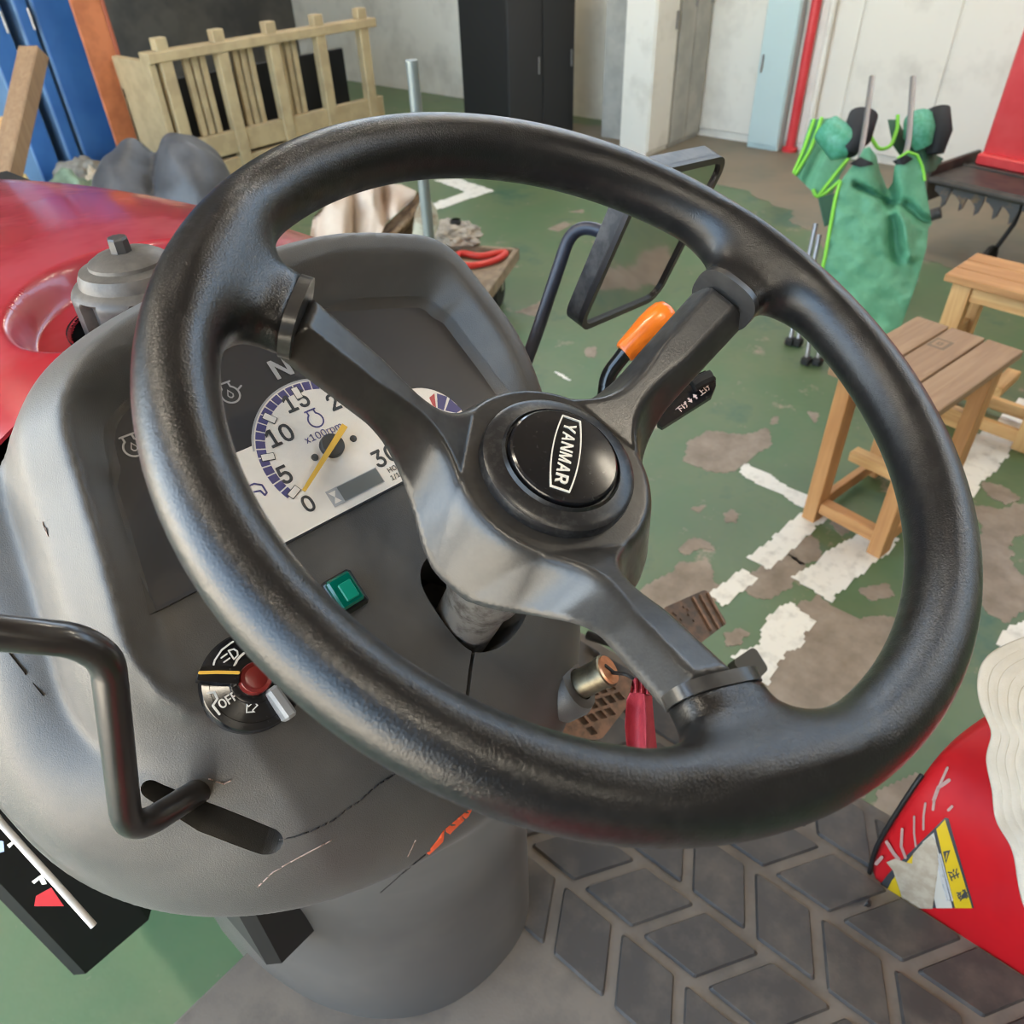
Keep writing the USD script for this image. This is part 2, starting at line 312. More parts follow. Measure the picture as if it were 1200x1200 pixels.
part('hub_ring', W(lathe([(.0, -.066), (.043, -.07), (.0435, -.0605), (.0428, -.0565), (.040, -.0545), (.0335, -.0535), (.0322, -.0515), (.0316, -.054), (0, -.054)], 96)), M['cap'], wheel, 30)
capd = [(0, -.056)] + [(.0308, -.056), (.0306, -.0515), (.0300, -.0498), (.0288, -.0489)] + [(r, -.0489 + .0012 * (1 - (r / .0288) ** 2)) for r in np.linspace(.026, 0, 8)]
part('hub_cap', W(lathe(capd, 96)), M['gloss_black'], wheel, 30, label='round gloss black hub cap')
# emblem, printed: barrel-shaped frame with the maker's word
ta = np.radians(-146.5); EF = np.array([[np.cos(ta), -np.sin(ta)], [np.sin(ta), np.cos(ta)]])
def barrel(L, he, hm, n=24):
    x = np.linspace(-L, L, n); top = hm - (hm - he) * (x / L) ** 2
    return Polygon(np.vstack([np.c_[x, top], np.c_[x[::-1], -top[::-1]]]))
fr = barrel(.0250, .0054, .0079).difference(barrel(.0243, .0047, .0072))
def emb(poly, z, h=.0003): return extrude(affinity.affine_transform(poly, [EF[0, 0], EF[0, 1], EF[1, 0], EF[1, 1], 0, 0]), h, None, (0, 0, z))
part('emblem_frame', W(emb(fr, -.0486, .0011)), M['emblem'], wheel, False)
for i, c in enumerate('YANMAR'):
    m = meshkit.text_mesh(c, .0066, .0011, True); m.vertices[:, 0] -= m.bounds[:, 0].mean()
    m.vertices[:, 0] *= .0058 / max(np.ptp(m.vertices[:, 0]), 1e-6) * (1.08 if c == 'M' else 1); m.vertices[:, 1] -= .0033
    m.vertices[:, 0] += (i - 2.5) * .0070 + (0 if i < 3 else .0006 if i > 3 else .0002); v = m.vertices.copy(); v[:, :2] = v[:, :2] @ EF.T; v[:, 2] += -.0486; m.vertices = v
    part('emblem_letter', W(m), M['emblem'], wheel, False)
# ---- column
col = lathe([(0, -.078), (.021, -.078), (.023, -.09), (.0235, -.14), (.0265, -.15), (.027, -.205), (.0235, -.215), (.0235, -.36), (0, -.36)], 48)
part('steering_column', W(col), M['steel'], label='worn bare metal steering column tube')

# ---- dashboard cowl in the panel's frame: x, e up the panel, h out of it
PA = np.radians(40); P0 = WC - .235 * WN; PE = np.array([0, np.cos(PA), np.sin(PA)]); PN = np.array([0, -np.sin(PA), np.cos(PA)])
PF = np.stack([[1, 0, 0], PE, PN], 1)
def loc(px, py, h=0.0):
    p = on_plane(px, py, P0 + h * PN, PN) - P0; return float(p[0]), float(p @ PE)
def PW(m): return trimesh.Trimesh(np.asarray(m.vertices) @ PF.T + P0, m.faces, process=False)
LIP = smooth_poly([(-.200, .085), (-.191, .125), (-.179, .162), (-.166, .203), (-.152, .238), (-.132, .2555), (-.106, .2655), (-.06, .274), (.0, .279), (.045, .278), (.08, .272), (.12, .258), (.148, .245), (.160, .231), (.166, .21), (.167, .18), (.167, .145), (.164, .1), (.158, .06), (.13, .035), (0, .028), (-.14, .035), (-.19, .055)], 160)
def h_top(x, e):
    d = poly_dist(LIP, x, e); L = (.031 + .012 * sstep(.2, .27, e)) * sstep(.035, .17, e)
    wall = np.where(e > .2, .040, .034)
    fw = .002 + .013 * np.maximum(sstep(.0, .08, x), sstep(.235, .262, e)); t = np.clip((d - fw) / (wall - .014), 0, 1); hin = L * (1 - t) ** 1.05
    o = -d
    hout = L - 1.7 * np.clip(o - .001, 0, .023) - 5.5 * np.clip(o - .024, 0, .008) - .45 * np.clip(o - .032, 0, None)
    up = sstep(.03, .12, e)
    hout = hout * up + (1 - up) * np.minimum(0, -.6 * np.maximum(np.abs(x) - .17, 0))
    return np.where(d > 0, hin, hout)
GX = np.arange(-.34, .26, .002); GE = np.arange(-.75, .36, .002)
HT = h_top(*np.meshgrid(GX, GE, indexing='ij'))
from scipy.ndimage import map_coordinates, gaussian_filter
HT = gaussian_filter(HT, 1.0)
def body_sdf(X, Y, Z):
    e = (Y - P0[1]) * PE[1] + (Z - P0[2]) * PE[2]; h = (Y - P0[1]) * PN[1] + (Z - P0[2]) * PN[2]
    ht = map_coordinates(HT, [(X - GX[0]) / .002, (e - GE[0]) / .002], order=1, mode='nearest')
    ft = (h - ht) * .75
    yf = .030 + .065 * sstep(.95, .62, Z); WL = .238 + .055 * sstep(1.10, .93, Z); WL = np.where(Z < .9, .293 - .09 * sstep(.872, .82, Z), WL)
    WR = .2 - .055 * sstep(1.02, .82, Z); b = .29
    Wd = np.where(X < 0, WL, WR); u = np.abs(X) / Wd; v = np.clip((yf + b - Y) / b, 0, None)
    rho = (u ** 2.3 + v ** 2.3 + 1e-9) ** (1 / 2.3); fs = (rho - 1) * .17
    k = .012 + .05 * sstep(.10, -.02, e)
    d = smax(ft, fs, k); return np.maximum(d, Y - (.325 + .1 * sstep(1.09, 1.0, Z)))
body = surface_nets(body_sdf, (-.33, .0, .34), (.23, .44, 1.22), .0033)
trimesh.smoothing.filter_taubin(body, iterations=5)
def body_hit(px, py):
    v = ray(px, py); t = np.arange(.2, 1.2, .002); P = CAM + t[:, None] * v; d = body_sdf(P[:, 0], P[:, 1], P[:, 2]); i = np.argmax(d < 0)
    p = P[i]; g = np.array([(body_sdf(*(p + s)[:, None]) - body_sdf(*(p - s)[:, None]))[0] for s in np.eye(3) * .004]); return p, g / np.linalg.norm(g)
B = m3.Manifold(m3.Mesh(body.vertices.astype(np.float32), body.faces.astype(np.uint32)))
def cutter(poly, depth=.06, up=.12):
    return m3.Manifold(m3.Mesh(PW(extrude(poly, depth + up, None, (0, 0, -depth))).vertices.astype(np.float32), extrude(poly, depth + up).faces.astype(np.uint32)))
hole = Polygon(smooth_poly([loc(*q) for q in ((493, 668), (505, 650), (522, 642), (560, 640), (610, 670), (625, 700), (612, 738), (590, 757), (572, 762), (560, 762), (540, 750), (510, 715))], 80))
slit = LineString([loc(*q) for q in ((560, 755), (557, 785), (556, 815), (556, 845))]).buffer(.0016)
s0, n0 = body_hit(178, 925); s1, n1 = body_hit(312, 985); sn = (n0 + n1) / 2
if B.status() == m3.Error.NoError:
    B = B - cutter(hole, .10) - cutter(slit, .02)
    su = (s1 - s0) / np.linalg.norm(s1 - s0); sv = np.cross(sn, su); sv /= np.linalg.norm(sv); sw = np.cross(su, sv)
    caps = [m3.Manifold.sphere(r, 20).translate(tuple(p + d * sw)) for p, r in ((s0, .0065), (s0 * .5 + s1 * .5 - .004 * sv, .0095), (s1, .0105)) for d in (-.05, .05)]
    B = B - m3.Manifold.batch_hull(caps)
else: print('BODY NOT MANIFOLD', B.status())
COWL = part('dashboard_cowl', B, M['dash'], smooth=40, label='dusty dark grey plastic dashboard cowl')
part('cowl_lining', cbox((.36, .14, .4), .01, (-.03, .26, .82)), M['black'], smooth=False)

# ---- instrument cluster, its frame turned a little in the panel plane
DL = math.radians(-4.3); RX = np.array([math.cos(DL), 0, 0]) + math.sin(DL) * PE; RE = -math.sin(DL) * np.array([1.0, 0, 0]) + math.cos(DL) * PE
PF = np.stack([RX, RE, PN], 1)
def loc(px, py, h=0.0):
    p = on_plane(px, py, P0 + h * PN, PN) - P0; return float(p @ RX), float(p @ RE)
def turned(x, y): return x * math.cos(DL) + y * math.sin(DL), -x * math.sin(DL) + y * math.cos(DL)
def PO(name, poly, h, t, mat, parent, **k): return part(name, PW(extrude(poly, t, None, (0, 0, h))), mat, parent, False, **k)
WIN = Polygon(smooth_poly([(-.170, .088), (-.166, .118), (-.158, .155), (-.147, .19), (-.133, .222), (-.115, .232), (-.06, .239), (0, .241), (.057, .237), (.112, .223), (.13, .208), (.136, .185), (.142, .15), (.147, .115), (.150, .088)], 60, False)).buffer(.004).buffer(-.002)
WIN = Polygon([turned(*p) for p in WIN.exterior.coords]).buffer(0)
ebot = loc(400, 601.5, .002)[1]; CLIP = sbox(-.3, ebot - .0012, .3, .4)
bez = PO('instrument_panel', WIN.buffer(.008).intersection(CLIP), -.006, .0075, M['bezel'], None, label='instrument panel with rev counter and warning symbols')
PO('panel_frame', WIN.buffer(.0075).difference(WIN.buffer(.003)).intersection(CLIP), .001, .004, M['bezel'], bez)
DC = np.array(loc(388, 524, .002)); RING = np.hypot(*(np.array(loc(299, 500, .002)) - DC))
eline = loc(279, 530, .002)[1]
TX = loc(338, 635, .002)[0]; disc = lambda r, c=DC: Point(*c).buffer(r, 64)
RC, RR = np.array(loc(503, 503, .002)), .0345
win2 = WIN.buffer(.0025)
white = shapely.union_all([disc(RING * 1.03), sbox(-.128, ebot, RC[0], eline), Point(*RC).buffer(RR, 64)]).intersection(win2).intersection(sbox(-.3, ebot, .3, .4))
PO('dial_surround', win2.intersection(sbox(-.3, ebot - .001, .3, .4)), .0016, .0008, M['dial_dark'], bez)
face = PO('dial_face', white, .0024, .0004, M['dial'], bez, label='off-white rev counter dial face')
Z1 = .0029
def polar(a, r, c=DC): return np.array(c) + r * np.array([math.cos(math.radians(a)), math.sin(math.radians(a))])
def sector(a0, a1, r0, r1, c=DC):
    t = np.linspace(a0, a1, 6); return Polygon([polar(x, r0, c) for x in t] + [polar(x, r1, c) for x in t[::-1]])
def rpm(v): return 203 - v * (226 / 30)
PO('dial_ring', disc(RING * 1.03).difference(disc(RING * 1.005)).intersection(win2).intersection(sbox(-.3, eline - .004, .3, .4)), Z1, .0002, M['dial_grey'], bez)
for v in range(30):
    PO('scale_segment', sector(rpm(v) - .6, rpm(v + 1) + .6, RING * .865, RING * .985), Z1, .0002, M['print_blue'], bez)
for v in (0, 5, 10, 15, 20, 25, 30):
    c = polar(rpm(v), RING * .865); bx_ = affinity.rotate(sbox(-.0042, -.0022, .0042, .0022), rpm(v), origin=(0, 0))
    PO('scale_mark', affinity.translate(bx_.buffer(.0005), *c), Z1 + .0002, .0002, M['print_dark'], bez); PO('scale_mark', affinity.translate(bx_, *c), Z1 + .0004, .0002, M['dial'], bez)
def ptext(s, x, e, h, mat, parent=bez, z=Z1, sx=1.0, bold=True, name='dial_lettering'):
    m = text(s, h, .0003, bold); m.vertices[:, 0] *= sx; m.apply_translation((x, e, z)); return part(name, PW(m), mat, parent, False)
for v, px in ((0, (361, 590)), (5, (333.5, 556)), (10, (328, 510)), (15, (347, 470)), (20, (398, 468)), (30, (451, 534))):
    ptext(str(v), *loc(*px, .003), .0124 if v else .0112, M['print_dark'], sx=.95)
ptext('x100rpm', *loc(379, 507, .003), .0052, M['print_blue'], bold=False)
ptext('HOUR', *loc(464, 547, .003), .0038, M['print_dark'], bold=False); ptext('1/10', *loc(465, 557, .003), .0036, M['print_dark'], bold=False)
ptext('N', *loc(329, 431, .003), .0140, M['dial_grey'], sx=1.15); 
# hour display and its hourglass sign
q = [loc(*p, .003) for p in ((394, 573), (436, 549.5), (448, 564), (404, 588))]; lc = np.mean(q, 0)
PO('hour_display', sbox(lc[0] - .0245, lc[1] - .0062, lc[0] + .0185, lc[1] + .0062), Z1, .0003, M['dial_grey'], bez); lcd = PO('hour_display', sbox(lc[0] - .0155, lc[1] - .0056, lc[0] + .0178, lc[1] + .0056), Z1 + .0003, .0003, M['lcd'], bez, label='grey liquid crystal hour display')
hx, he = lc[0] - .0205, lc[1]; hg = shapely.union_all([Polygon([(hx - .0028, he + .0042), (hx + .0028, he + .0042), (hx, he)]), Polygon([(hx - .0028, he - .0042), (hx + .0028, he - .0042), (hx, he)])])
PO('hourglass_sign', hg, Z1 + .0003, .0002, M['dial'], bez)
# needle with its boss and two screws
NA = math.degrees(math.atan2(*(np.array(loc(356, 575, .006)) - DC)[::-1])); nd = affinity.translate(affinity.rotate(Polygon([(-.017, -.0023), (RING * .82, -.0013), (RING * .82, .0013), (-.017, .0023)]), NA, origin=(0, 0)), *DC)
part('needle_boss', PW(lathe([(0, 0), (.0088, 0), (.0085, .0038), (.0078, .0045), (0, .0045)], 40, None, (*DC, .0028))), M['print_dark'], bez)
PO('needle', nd, .0078, .0014, M['needle'], bez, label='yellow rev counter needle')
for px in ((369, 536), (414, 514)): part('dial_screw', PW(lathe([(0, 0), (.0026, 0), (.0024, .0010), (0, .0014)], 20, None, (*loc(*px, .003), .0028))), M['print_dark'], bez)
# printed symbols
def ring_line(pts, w=.0006): return LineString(pts).buffer(w)
def engine_sign(c, s):
    t = np.radians(np.arange(120, 421, 10)); b = [(c[0] + s * math.cos(x), c[1] + s * math.sin(x)) for x in t]
    return shapely.union_all([ring_line(b + [(c[0] + .5 * s, c[1] + 1.45 * s), (c[0] - .5 * s, c[1] + 1.45 * s), b[0]], s * .10), ring_line([(c[0] - .75 * s, c[1] + 1.45 * s), (c[0] + .75 * s, c[1] + 1.45 * s)], s * .1)])
PO('engine_sign', engine_sign(loc(370, 492, .003), .0055), Z1, .0002, M['print_blue'], bez)
def drop(c, s): return Polygon([(c[0], c[1] + s * 1.3), (c[0] + .75 * s, c[1] - .1 * s), (c[0] + .5 * s, c[1] - .7 * s), (c[0], c[1] - .95 * s), (c[0] - .5 * s, c[1] - .7 * s), (c[0] - .75 * s, c[1] - .1 * s)])
for px, s in (((270, 462), .0062), ((157, 524), .006)):
    c = loc(*px, .003); PO('oil_pressure_sign', shapely.union_all([engine_sign(c, s), drop(c, s * .5).difference(drop(c, s * .32)), ring_line([(c[0] + s, c[1] + .2 * s), (c[0] + 1.6 * s, c[1] + .5 * s)], s * .1)]), Z1 - .0003, .0002, M['dial_grey'], bez)
c = loc(301, 575, .003); PO('fuel_pump_sign', shapely.union_all([ring_line([(c[0] - .004, c[1] - .006), (c[0] - .004, c[1] + .005), (c[0] + .001, c[1] + .005), (c[0] + .005, c[1] + .002), (c[0] + .005, c[1] - .004), (c[0] + .003, c[1] - .005), (c[0] + .002, c[1] - .001), (c[0] - .002, c[1])], .0006)]), Z1, .0002, M['print_blue'], bez)
# second gauge, mostly behind the hub
for q, mt in ((((503, 466), (509, 461), (511, 478), (507, 475)), 'print_red'), (((512, 461), (524, 465), (520, 481), (513, 478)), 'print_blue'), (((527, 467), (541, 480), (535, 484), (522, 481)), 'print_blue')): PO('scale_segment', Polygon([loc(*p, .003) for p in q]), Z1, .0002, M[mt], bez)
# clear lens over the dials
M['lens'] = usdkit.material(stage, '/World/Looks/clear_lens', {'t': ('transparent_bsdf', {'color': (.98, .98, .98)}), 'g': ('glossy_bsdf', {'color': (1, 1, 1), 'roughness': .08}), 'w': ('layer_weight', {'blend': .5}), 'k': ('math', {'math_type': 'power', 'value2': 4.}), 'a': ('math', {'math_type': 'multiply_add', 'value2': .5, 'value3': .03}), 'm': ('mix_closure', {})},
    [('w.facing', 'k.value1'), ('k.value', 'a.value1'), ('a.value', 'm.fac'), ('t.BSDF', 'm.closure1'), ('g.BSDF', 'm.closure2')], surface='m.closure')
PO('clear_lens', win2.intersection(sbox(-.3, ebot, .3, .4)), .0095, .0004, M['lens'], bez)

# ---- green pilot lamp
gx, ge = loc(402, 697, .004); 
lamp = part('pilot_lamp', PW(cbox((.0215, .0265, .012), .002, (gx + .001, ge, .004))), M['gloss_black'])
part('lamp_lens', PW(cbox((.018, .0215, .008), .0015, (gx, ge + .001, .0095))), M['green_lens'], lamp, label='green lamp lens'); part('lamp_window', PW(cbox((.0095, .0125, .002), .0006, (gx + .001, ge, .0138))), mat('green_bright', (0, .2, .13), .3), lamp)

# ---- rotary light switch
sx, se = loc(297, 797, .008); SW = lambda m: PW(trimesh.Trimesh(np.asarray(m.vertices) * [.87, .87, 1] + [sx, se, 0], m.faces, process=False))
sw = part('light_switch', SW(lathe([(0, -.004), (.0345, -.004), (.0345, .004), (.033, .0062), (.0285, .0072), (.0280, .0064), (.0165, .0090), (.0158, .0100), (.013, .0105), (0, .0105)], 64)), M['gloss_black'], label='round black rotary light and indicator switch')
def spoly(poly, h, t, mt, nm, **k): return part(nm, SW(extrude(poly, t, None, (0, 0, h))), mt, sw, False, **k)
def swl(a, b): p = loc(220 + a / 7.5, 720 + b / 7.5, .008); return (p[0] - sx) / .87, (p[1] - se) / .87
arc = lambda a0, a1, r, w: LineString([(r * math.cos(math.radians(a)), r * math.sin(math.radians(a))) for a in np.linspace(a0, a1, 20)]).buffer(w)
lv = Polygon([(-.036, -.0035), (-.035, .0025), (-.030, .0042), (-.0125, .0050), (-.0125, -.0045)]).buffer(.0012)
spoly(affinity.rotate(lv, -37, origin=(0, 0)), .010, .010, M['gloss_black'], 'switch_lever')
spoly(affinity.rotate(LineString([(-.036, .0002), (-.025, .0012), (-.0125, .0018)]).buffer(.0011), -37, origin=(0, 0)), .0195, .001, M['needle'], 'pointer_line', label='yellow pointer line')
part('horn_button', SW(lathe([(0, .008), (.0108, .008), (.0108, .017), (.0100, .018), (.0075, .0172), (.006, .0178), (0, .0182)], 40)), mat('button_red', (.16, .012, .01), .3), sw, label='dark red round push button')
tb = np.array(swl(800, 790)); ta_ = math.degrees(math.atan2(*(np.array(swl(905, 920)) - np.array(swl(720, 660)))[::-1]))
part('turn_lever', SW(cbox((.025, .0085, .016), .002, (*tb, .011), np.array([[math.cos(math.radians(ta_)), -math.sin(math.radians(ta_)), 0], [math.sin(math.radians(ta_)), math.cos(math.radians(ta_)), 0], [0, 0, 1]]))), mat('grey_plastic', (.25, .25, .25), .35), sw, label='grey turn indicator tab')
pl = lambda *q, w=.0007: LineString([swl(*k) for k in q]).buffer(w)
spoly(pl((215, 490), (240, 400), (300, 310), (380, 250), (400, 238), w=.0006), .0069, .0006, M['white'], 'printed_arc'); spoly(pl((403, 465), (430, 405), (460, 370), (490, 345), w=.0008), .0092, .0008, M['white'], 'printed_arc')
spoly(pl((410, 630), (450, 690), (520, 730), (600, 745), w=.0006), .0086, .0006, M['dial_grey'], 'printed_arc'); spoly(pl((180, 690), (235, 680), (262, 740), (222, 800), (280, 875)), .0069, .0006, M['white'], 'printed_arc')
mt_ = text('OFF', .0058, .0008, True); mt_.vertices[:, 0] *= .85; mt_.apply_translation((*swl(350, 755), .0090)); part('switch_lettering', SW(mt_), M['white'], sw, False)
hl = shapely.union_all([LineString([(0, -.003), (0, .003), (.003, .0022), (.004, 0), (.003, -.0022), (0, -.003)]).buffer(.00045)] + [LineString([(-.0055, y), (-.0018, y + .0003)]).buffer(.00045) for y in (-.0015, .0015)])
spoly(affinity.translate(affinity.scale(hl, 1.15, 1.15), *swl(380, 358)), .0080, .0007, M['white'], 'headlamp_sign')
ar = Polygon([(-.0045, 0), (0, .0042), (0, .0022), (.0045, .0022), (.0045, -.0022), (0, -.0022), (0, -.0042)]); ar = ar.difference(ar.buffer(-.0008))
spoly(affinity.translate(affinity.rotate(ar, 12), *swl(553, 825)), .0088, .0006, M['white'], 'arrow_sign')

# ---- bent black lever at the left, out of the slot
sp, _n = body_hit(240, 922); so = sp + .06 * np.array([.25, .9, -.35])
bd = lambda x, y: (body_hit(x, y)[0] - CAM) @ CR[:, 2]
d1 = bd(240, 922)
pts = [sp + .05 * ray(240, 922), at(236, 925, d1 - .004), at(150, 979, d1 - .055), at(126, 772, d1 - .115), at(90, 750, d1 - .125), at(-40, 738, d1 - .15)]
part('shuttle_lever', tube(path_round(pts, .022, 10), .0078, 18), M['rod'], smooth=True, label='bent black steel lever rising from the slot in the cowl')

# ---- hood with fuel cap well
hy = np.concatenate([np.linspace(.335, .62, 150), np.linspace(.63, 1.45, 34)]); ht_ = np.radians(np.linspace(-4, 184, 381))
Yg, Tg = np.meshgrid(hy, ht_, indexing='ij'); sg = lambda c, p: np.sign(c) * np.abs(c) ** p
ztop = 1.170 - .10 * np.clip((Yg - .5) / .9, 0, 1) ** 1.6 - .3 * np.clip((Yg - 1.25) / .2, 0, 1) ** 2; Wh = .285 - .07 * np.clip((Yg - .9) / .55, 0, 1) ** 2
HX = Wh * sg(np.cos(Tg), .8); HZ = ztop - .30 + .30 * sg(np.clip(np.sin(Tg), 0, 1), .62) - .3 * np.clip(-np.sin(Tg), 0, 1)
CAPC = at(158, 330, .600)
dn = np.hypot((HX - CAPC[0] - .004) / .104, (Yg - CAPC[1] + .004) / .098)
HZ = HZ - .028 * (1 - sstep(.85, 1.0, dn))
hood = sheet(np.stack([HX, Yg, HZ], -1), .0025)
cen = hood.triangles_center; keep = np.hypot(cen[:, 0] - CAPC[0] , cen[:, 1] - CAPC[1]) > .058
hood = trimesh.Trimesh(hood.vertices, hood.faces[keep], process=False)
hd = part('hood', hood, M['red_paint'], smooth=40, label='dusty glossy red engine hood')
part('cap_well', lathe([(.0605, .014), (.0605, -.01), (.058, -.06), (0, -.06)], 48, None, (CAPC[0], CAPC[1], 1.128)), M['black'], hd, smooth=30)
def capmod(th, r, z):
    if not (-.027 < z < .0075 and r > .042): return np.full(len(th), r)
    g = sstep(.25, .5, np.cos(th * 7 + 1.3)); return r * (1 - .17 * g * sstep(.0075, .002, z) * sstep(-.027, -.020, z))
cprof = [(0, -.05), (.030, -.05), (.031, -.036), (.040, -.034), (.0455, -.028)] + [(.0475, z) for z in np.linspace(-.026, .005, 16)] + [(.0465, .0075), (.0440, .0105), (.0405, .0118), (.0395, .0125), (.0388, .0170), (.0365, .0215), (.0300, .0235), (.0288, .0240), (.0285, .0265), (.022, .0305), (.012, .033), (0, .0335)]
fc = part('fuel_cap', lathe(cprof, 210, None, (CAPC[0], CAPC[1], 1.163), capmod), mat('cap_grey', (.066, .058, .050), .5, (.12, .105, .088), 40, (.4, .65), bump=.15, bscale=400), smooth=30, label='grey screw cap with grip notches')
part('cap_nub', lathe([(0, 0), (.0080, 0), (.0076, .0100), (.0066, .0115), (0, .0115)], 8, None, (CAPC[0] - .002, CAPC[1], 1.1955)), mat('cap_nub_black', (.04, .038, .036), .45), fc, smooth=False)

# ---- helpers for cloth and worn floor paint
def px_sheet(poly, depth, thick=.004, step=4.0):
    """a cloth traced by its outline, given its own distance and folds by depth(px, py)"""
    P = Polygon(poly).buffer(0) if not hasattr(poly, 'exterior') else poly
    m = plan_mesh(P, lambda x, y: 0 * x, 1.0, step); n = len(m.vertices) // 2; q = m.vertices[:n, :2]
    d = depth(q[:, 0], q[:, 1]); r = np.stack([(q[:, 0] - 600) / FPX, (q[:, 1] - 600) / FPX, np.ones(n)], 1) @ CR.T
    V = np.vstack([CAM + r * d[:, None], CAM + r * (d + thick)[:, None]]); return trimesh.Trimesh(V, m.faces[:, ::-1], process=False)
def fold(px, py, line, w, amp):
    L = np.array(line, float); d = np.full(np.shape(px), 1e9)
    for (ax, ay), (bx, by) in zip(L, L[1:]):
        ex, ey = bx - ax, by - ay; t = np.clip(((px - ax) * ex + (py - ay) * ey) / (ex * ex + ey * ey), 0, 1); d = np.minimum(d, np.hypot(px - ax - t * ex, py - ay - t * ey))
    return amp * np.exp(-(d / w) ** 2)
def px_tube(pts, depth, r, n=10, bend=.02):
    q = [at(x, y, depth if np.isscalar(depth) else depth[i]) for i, (x, y) in enumerate(pts)]; return tube(path_round(q, bend, 5) if len(q) > 2 else q, r, n)
def worn(poly, amp, freq, cell, seed, cut=0.0):
    """plan polygon with ragged, worn edges and holes"""
    x0, y0, x1, y1 = poly.buffer(amp).bounds; gx, gy = np.meshgrid(np.arange(x0, x1, cell), np.arange(y0, y1, cell))
    d = poly_dist(np.array(poly.exterior.coords[:-1]), gx, gy); p = np.stack([gx * freq, gy * freq, 0 * gx + seed], -1)
    f = np.minimum(d, amp * 1.2) + amp * 2.4 * (fbm(p, 4, seed) - .5) - cut * amp; ok = f > 0
    if not ok.any(): return None
    bx_ = shapely.box(gx[ok] - cell / 2, gy[ok] - cell / 2, gx[ok] + cell / 2, gy[ok] + cell / 2)
    u = shapely.union_all(bx_).buffer(cell * .75).buffer(-cell * .75).simplify(cell * .3)
    gs = [g for g in getattr(u, 'geoms', [u]) if g.area > cell * cell * 6]; return shapely.MultiPolygon(gs) if gs else None

# ---- throttle with orange grip, lever gate, mirror
ak, bk = at(731, 414, .63), at(786, 361, .625); kz = (bk - ak) / np.linalg.norm(bk - ak); kl = np.linalg.norm(bk - ak)
th = part('throttle_lever', tube(path_round([at(706, 540, .66), at(709, 462, .645), at(712, 440, .64), ak + .004 * kz], .022, 8), .0066, 16), mat('gloss_rod', (.008, .008, .008), .12), label='gloss black bent throttle rod')
part('lever_grip', lathe([(0, 0), (.0088, 0), (.0098, .002), (.0108, .012), (.0128, kl * .55), (.0130, kl * .75), (.0120, kl * .88), (.0090, kl * .97), (.004, kl * 1.005), (0, kl * 1.01)], 32, frame(kz), ak), mat('orange_plastic', (.85, .17, .01), .28, (.9, .2, .015), 60, coat=.3), th, smooth=50, label='orange plastic lever grip')
gn = -(ray(806, 470)); gn /= np.linalg.norm(gn); gn = gn * .8 + np.array([0, 0, .6]); gn /= np.linalg.norm(gn); gp = at(806, 470, .66)
ga = on_plane(795, 484, gp, gn); gb = on_plane(833.5, 454, gp, gn); gx_ = (gb - ga) / np.linalg.norm(gb - ga); gy_ = np.cross(gn, gx_); GFm = np.stack([gx_, gy_, gn], 1); gw = np.linalg.norm(gb - ga)
def gl(px, py): p = (on_plane(px, py, gp, gn) - ga) @ GFm; return p[:2]
gate = Polygon([gl(*q) for q in ((771, 497), (776, 500), (833, 464), (838, 452), (838, 443), (832, 437), (826, 435), (815, 440), (770, 475))]).buffer(.0015).buffer(-.0008)
gt = part('lever_gate', extrude(gate, .006, GFm, ga - .006 * gn), M['gloss_black'], smooth=False, label='black lever gate plate marked with up and down arrows')
M['pinkish'] = mat('print_pale_pink', (.72, .55, .5), .5)
hh = gw / 6.6
def up_arrow(h): return Polygon([(-.13 * h, 0), (.13 * h, 0), (.13 * h, .45 * h), (.36 * h, .45 * h), (0, h), (-.36 * h, .45 * h), (-.13 * h, .45 * h)])
for pl_, x in ((glyphs('下げ', hh), 0), (affinity.rotate(up_arrow(hh), 180), hh * 2.75), (up_arrow(hh), hh * 3.75), (glyphs('上げ', hh), hh * 4.45)):
    part('gate_lettering', extrude(affinity.translate(pl_, x, -.0002), .0003, GFm, ga), M['pinkish'], gt, False)
part('gate_lever', px_tube([(812, 452), (822, 446), (834, 441)], .65, .006), M['black'], gt)
MC = np.array([.3775, .2103, 1.1314]); MX = np.array([.99333, .01415, -.11443]); MY = np.array([.11259, -.3331, .93615]); MZ = np.array([-.02487, -.94278, -.33247]); MF = np.stack([MX, MY, MZ], 1)
mo = sbox(-.0763, -.0819, .0763, .0819); mo = mo.buffer(-.022).buffer(.022, 12)
mir = part('mirror', extrude(mo, .016, MF, MC - .016 * MZ), mat('mirror_shell', (.03, .03, .032), .4, (.07, .068, .065), 60), smooth=25, label='black rear view mirror on a bent arm')
part('mirror_rim', extrude(mo.difference(mo.buffer(-.0065)), .006, MF, MC - .001 * MZ), mat('mirror_rubber', (.02, .018, .018), .4), mir, smooth=25)
part('mirror_glass', extrude(mo.buffer(-.006), .002, MF, MC), usdkit.material(stage, '/World/Looks/mirror_glass', {'p': ('principled_bsdf', {'base_color': (.62, .62, .6), 'metallic': 1., 'roughness': .05})}, surface='p.BSDF'), mir, smooth=False, label='mirror glass')
d0 = .80
part('mirror_arm', tube(path_round([at(570, 540, .83), at(620, 418, .81), at(673, 258, .78), at(735, 285, .765)], .045, 10), .0068, 16), mat('mirror_arm_blue', (.03, .034, .05), .35), mir, smooth=True, label='bent tubular mirror arm')

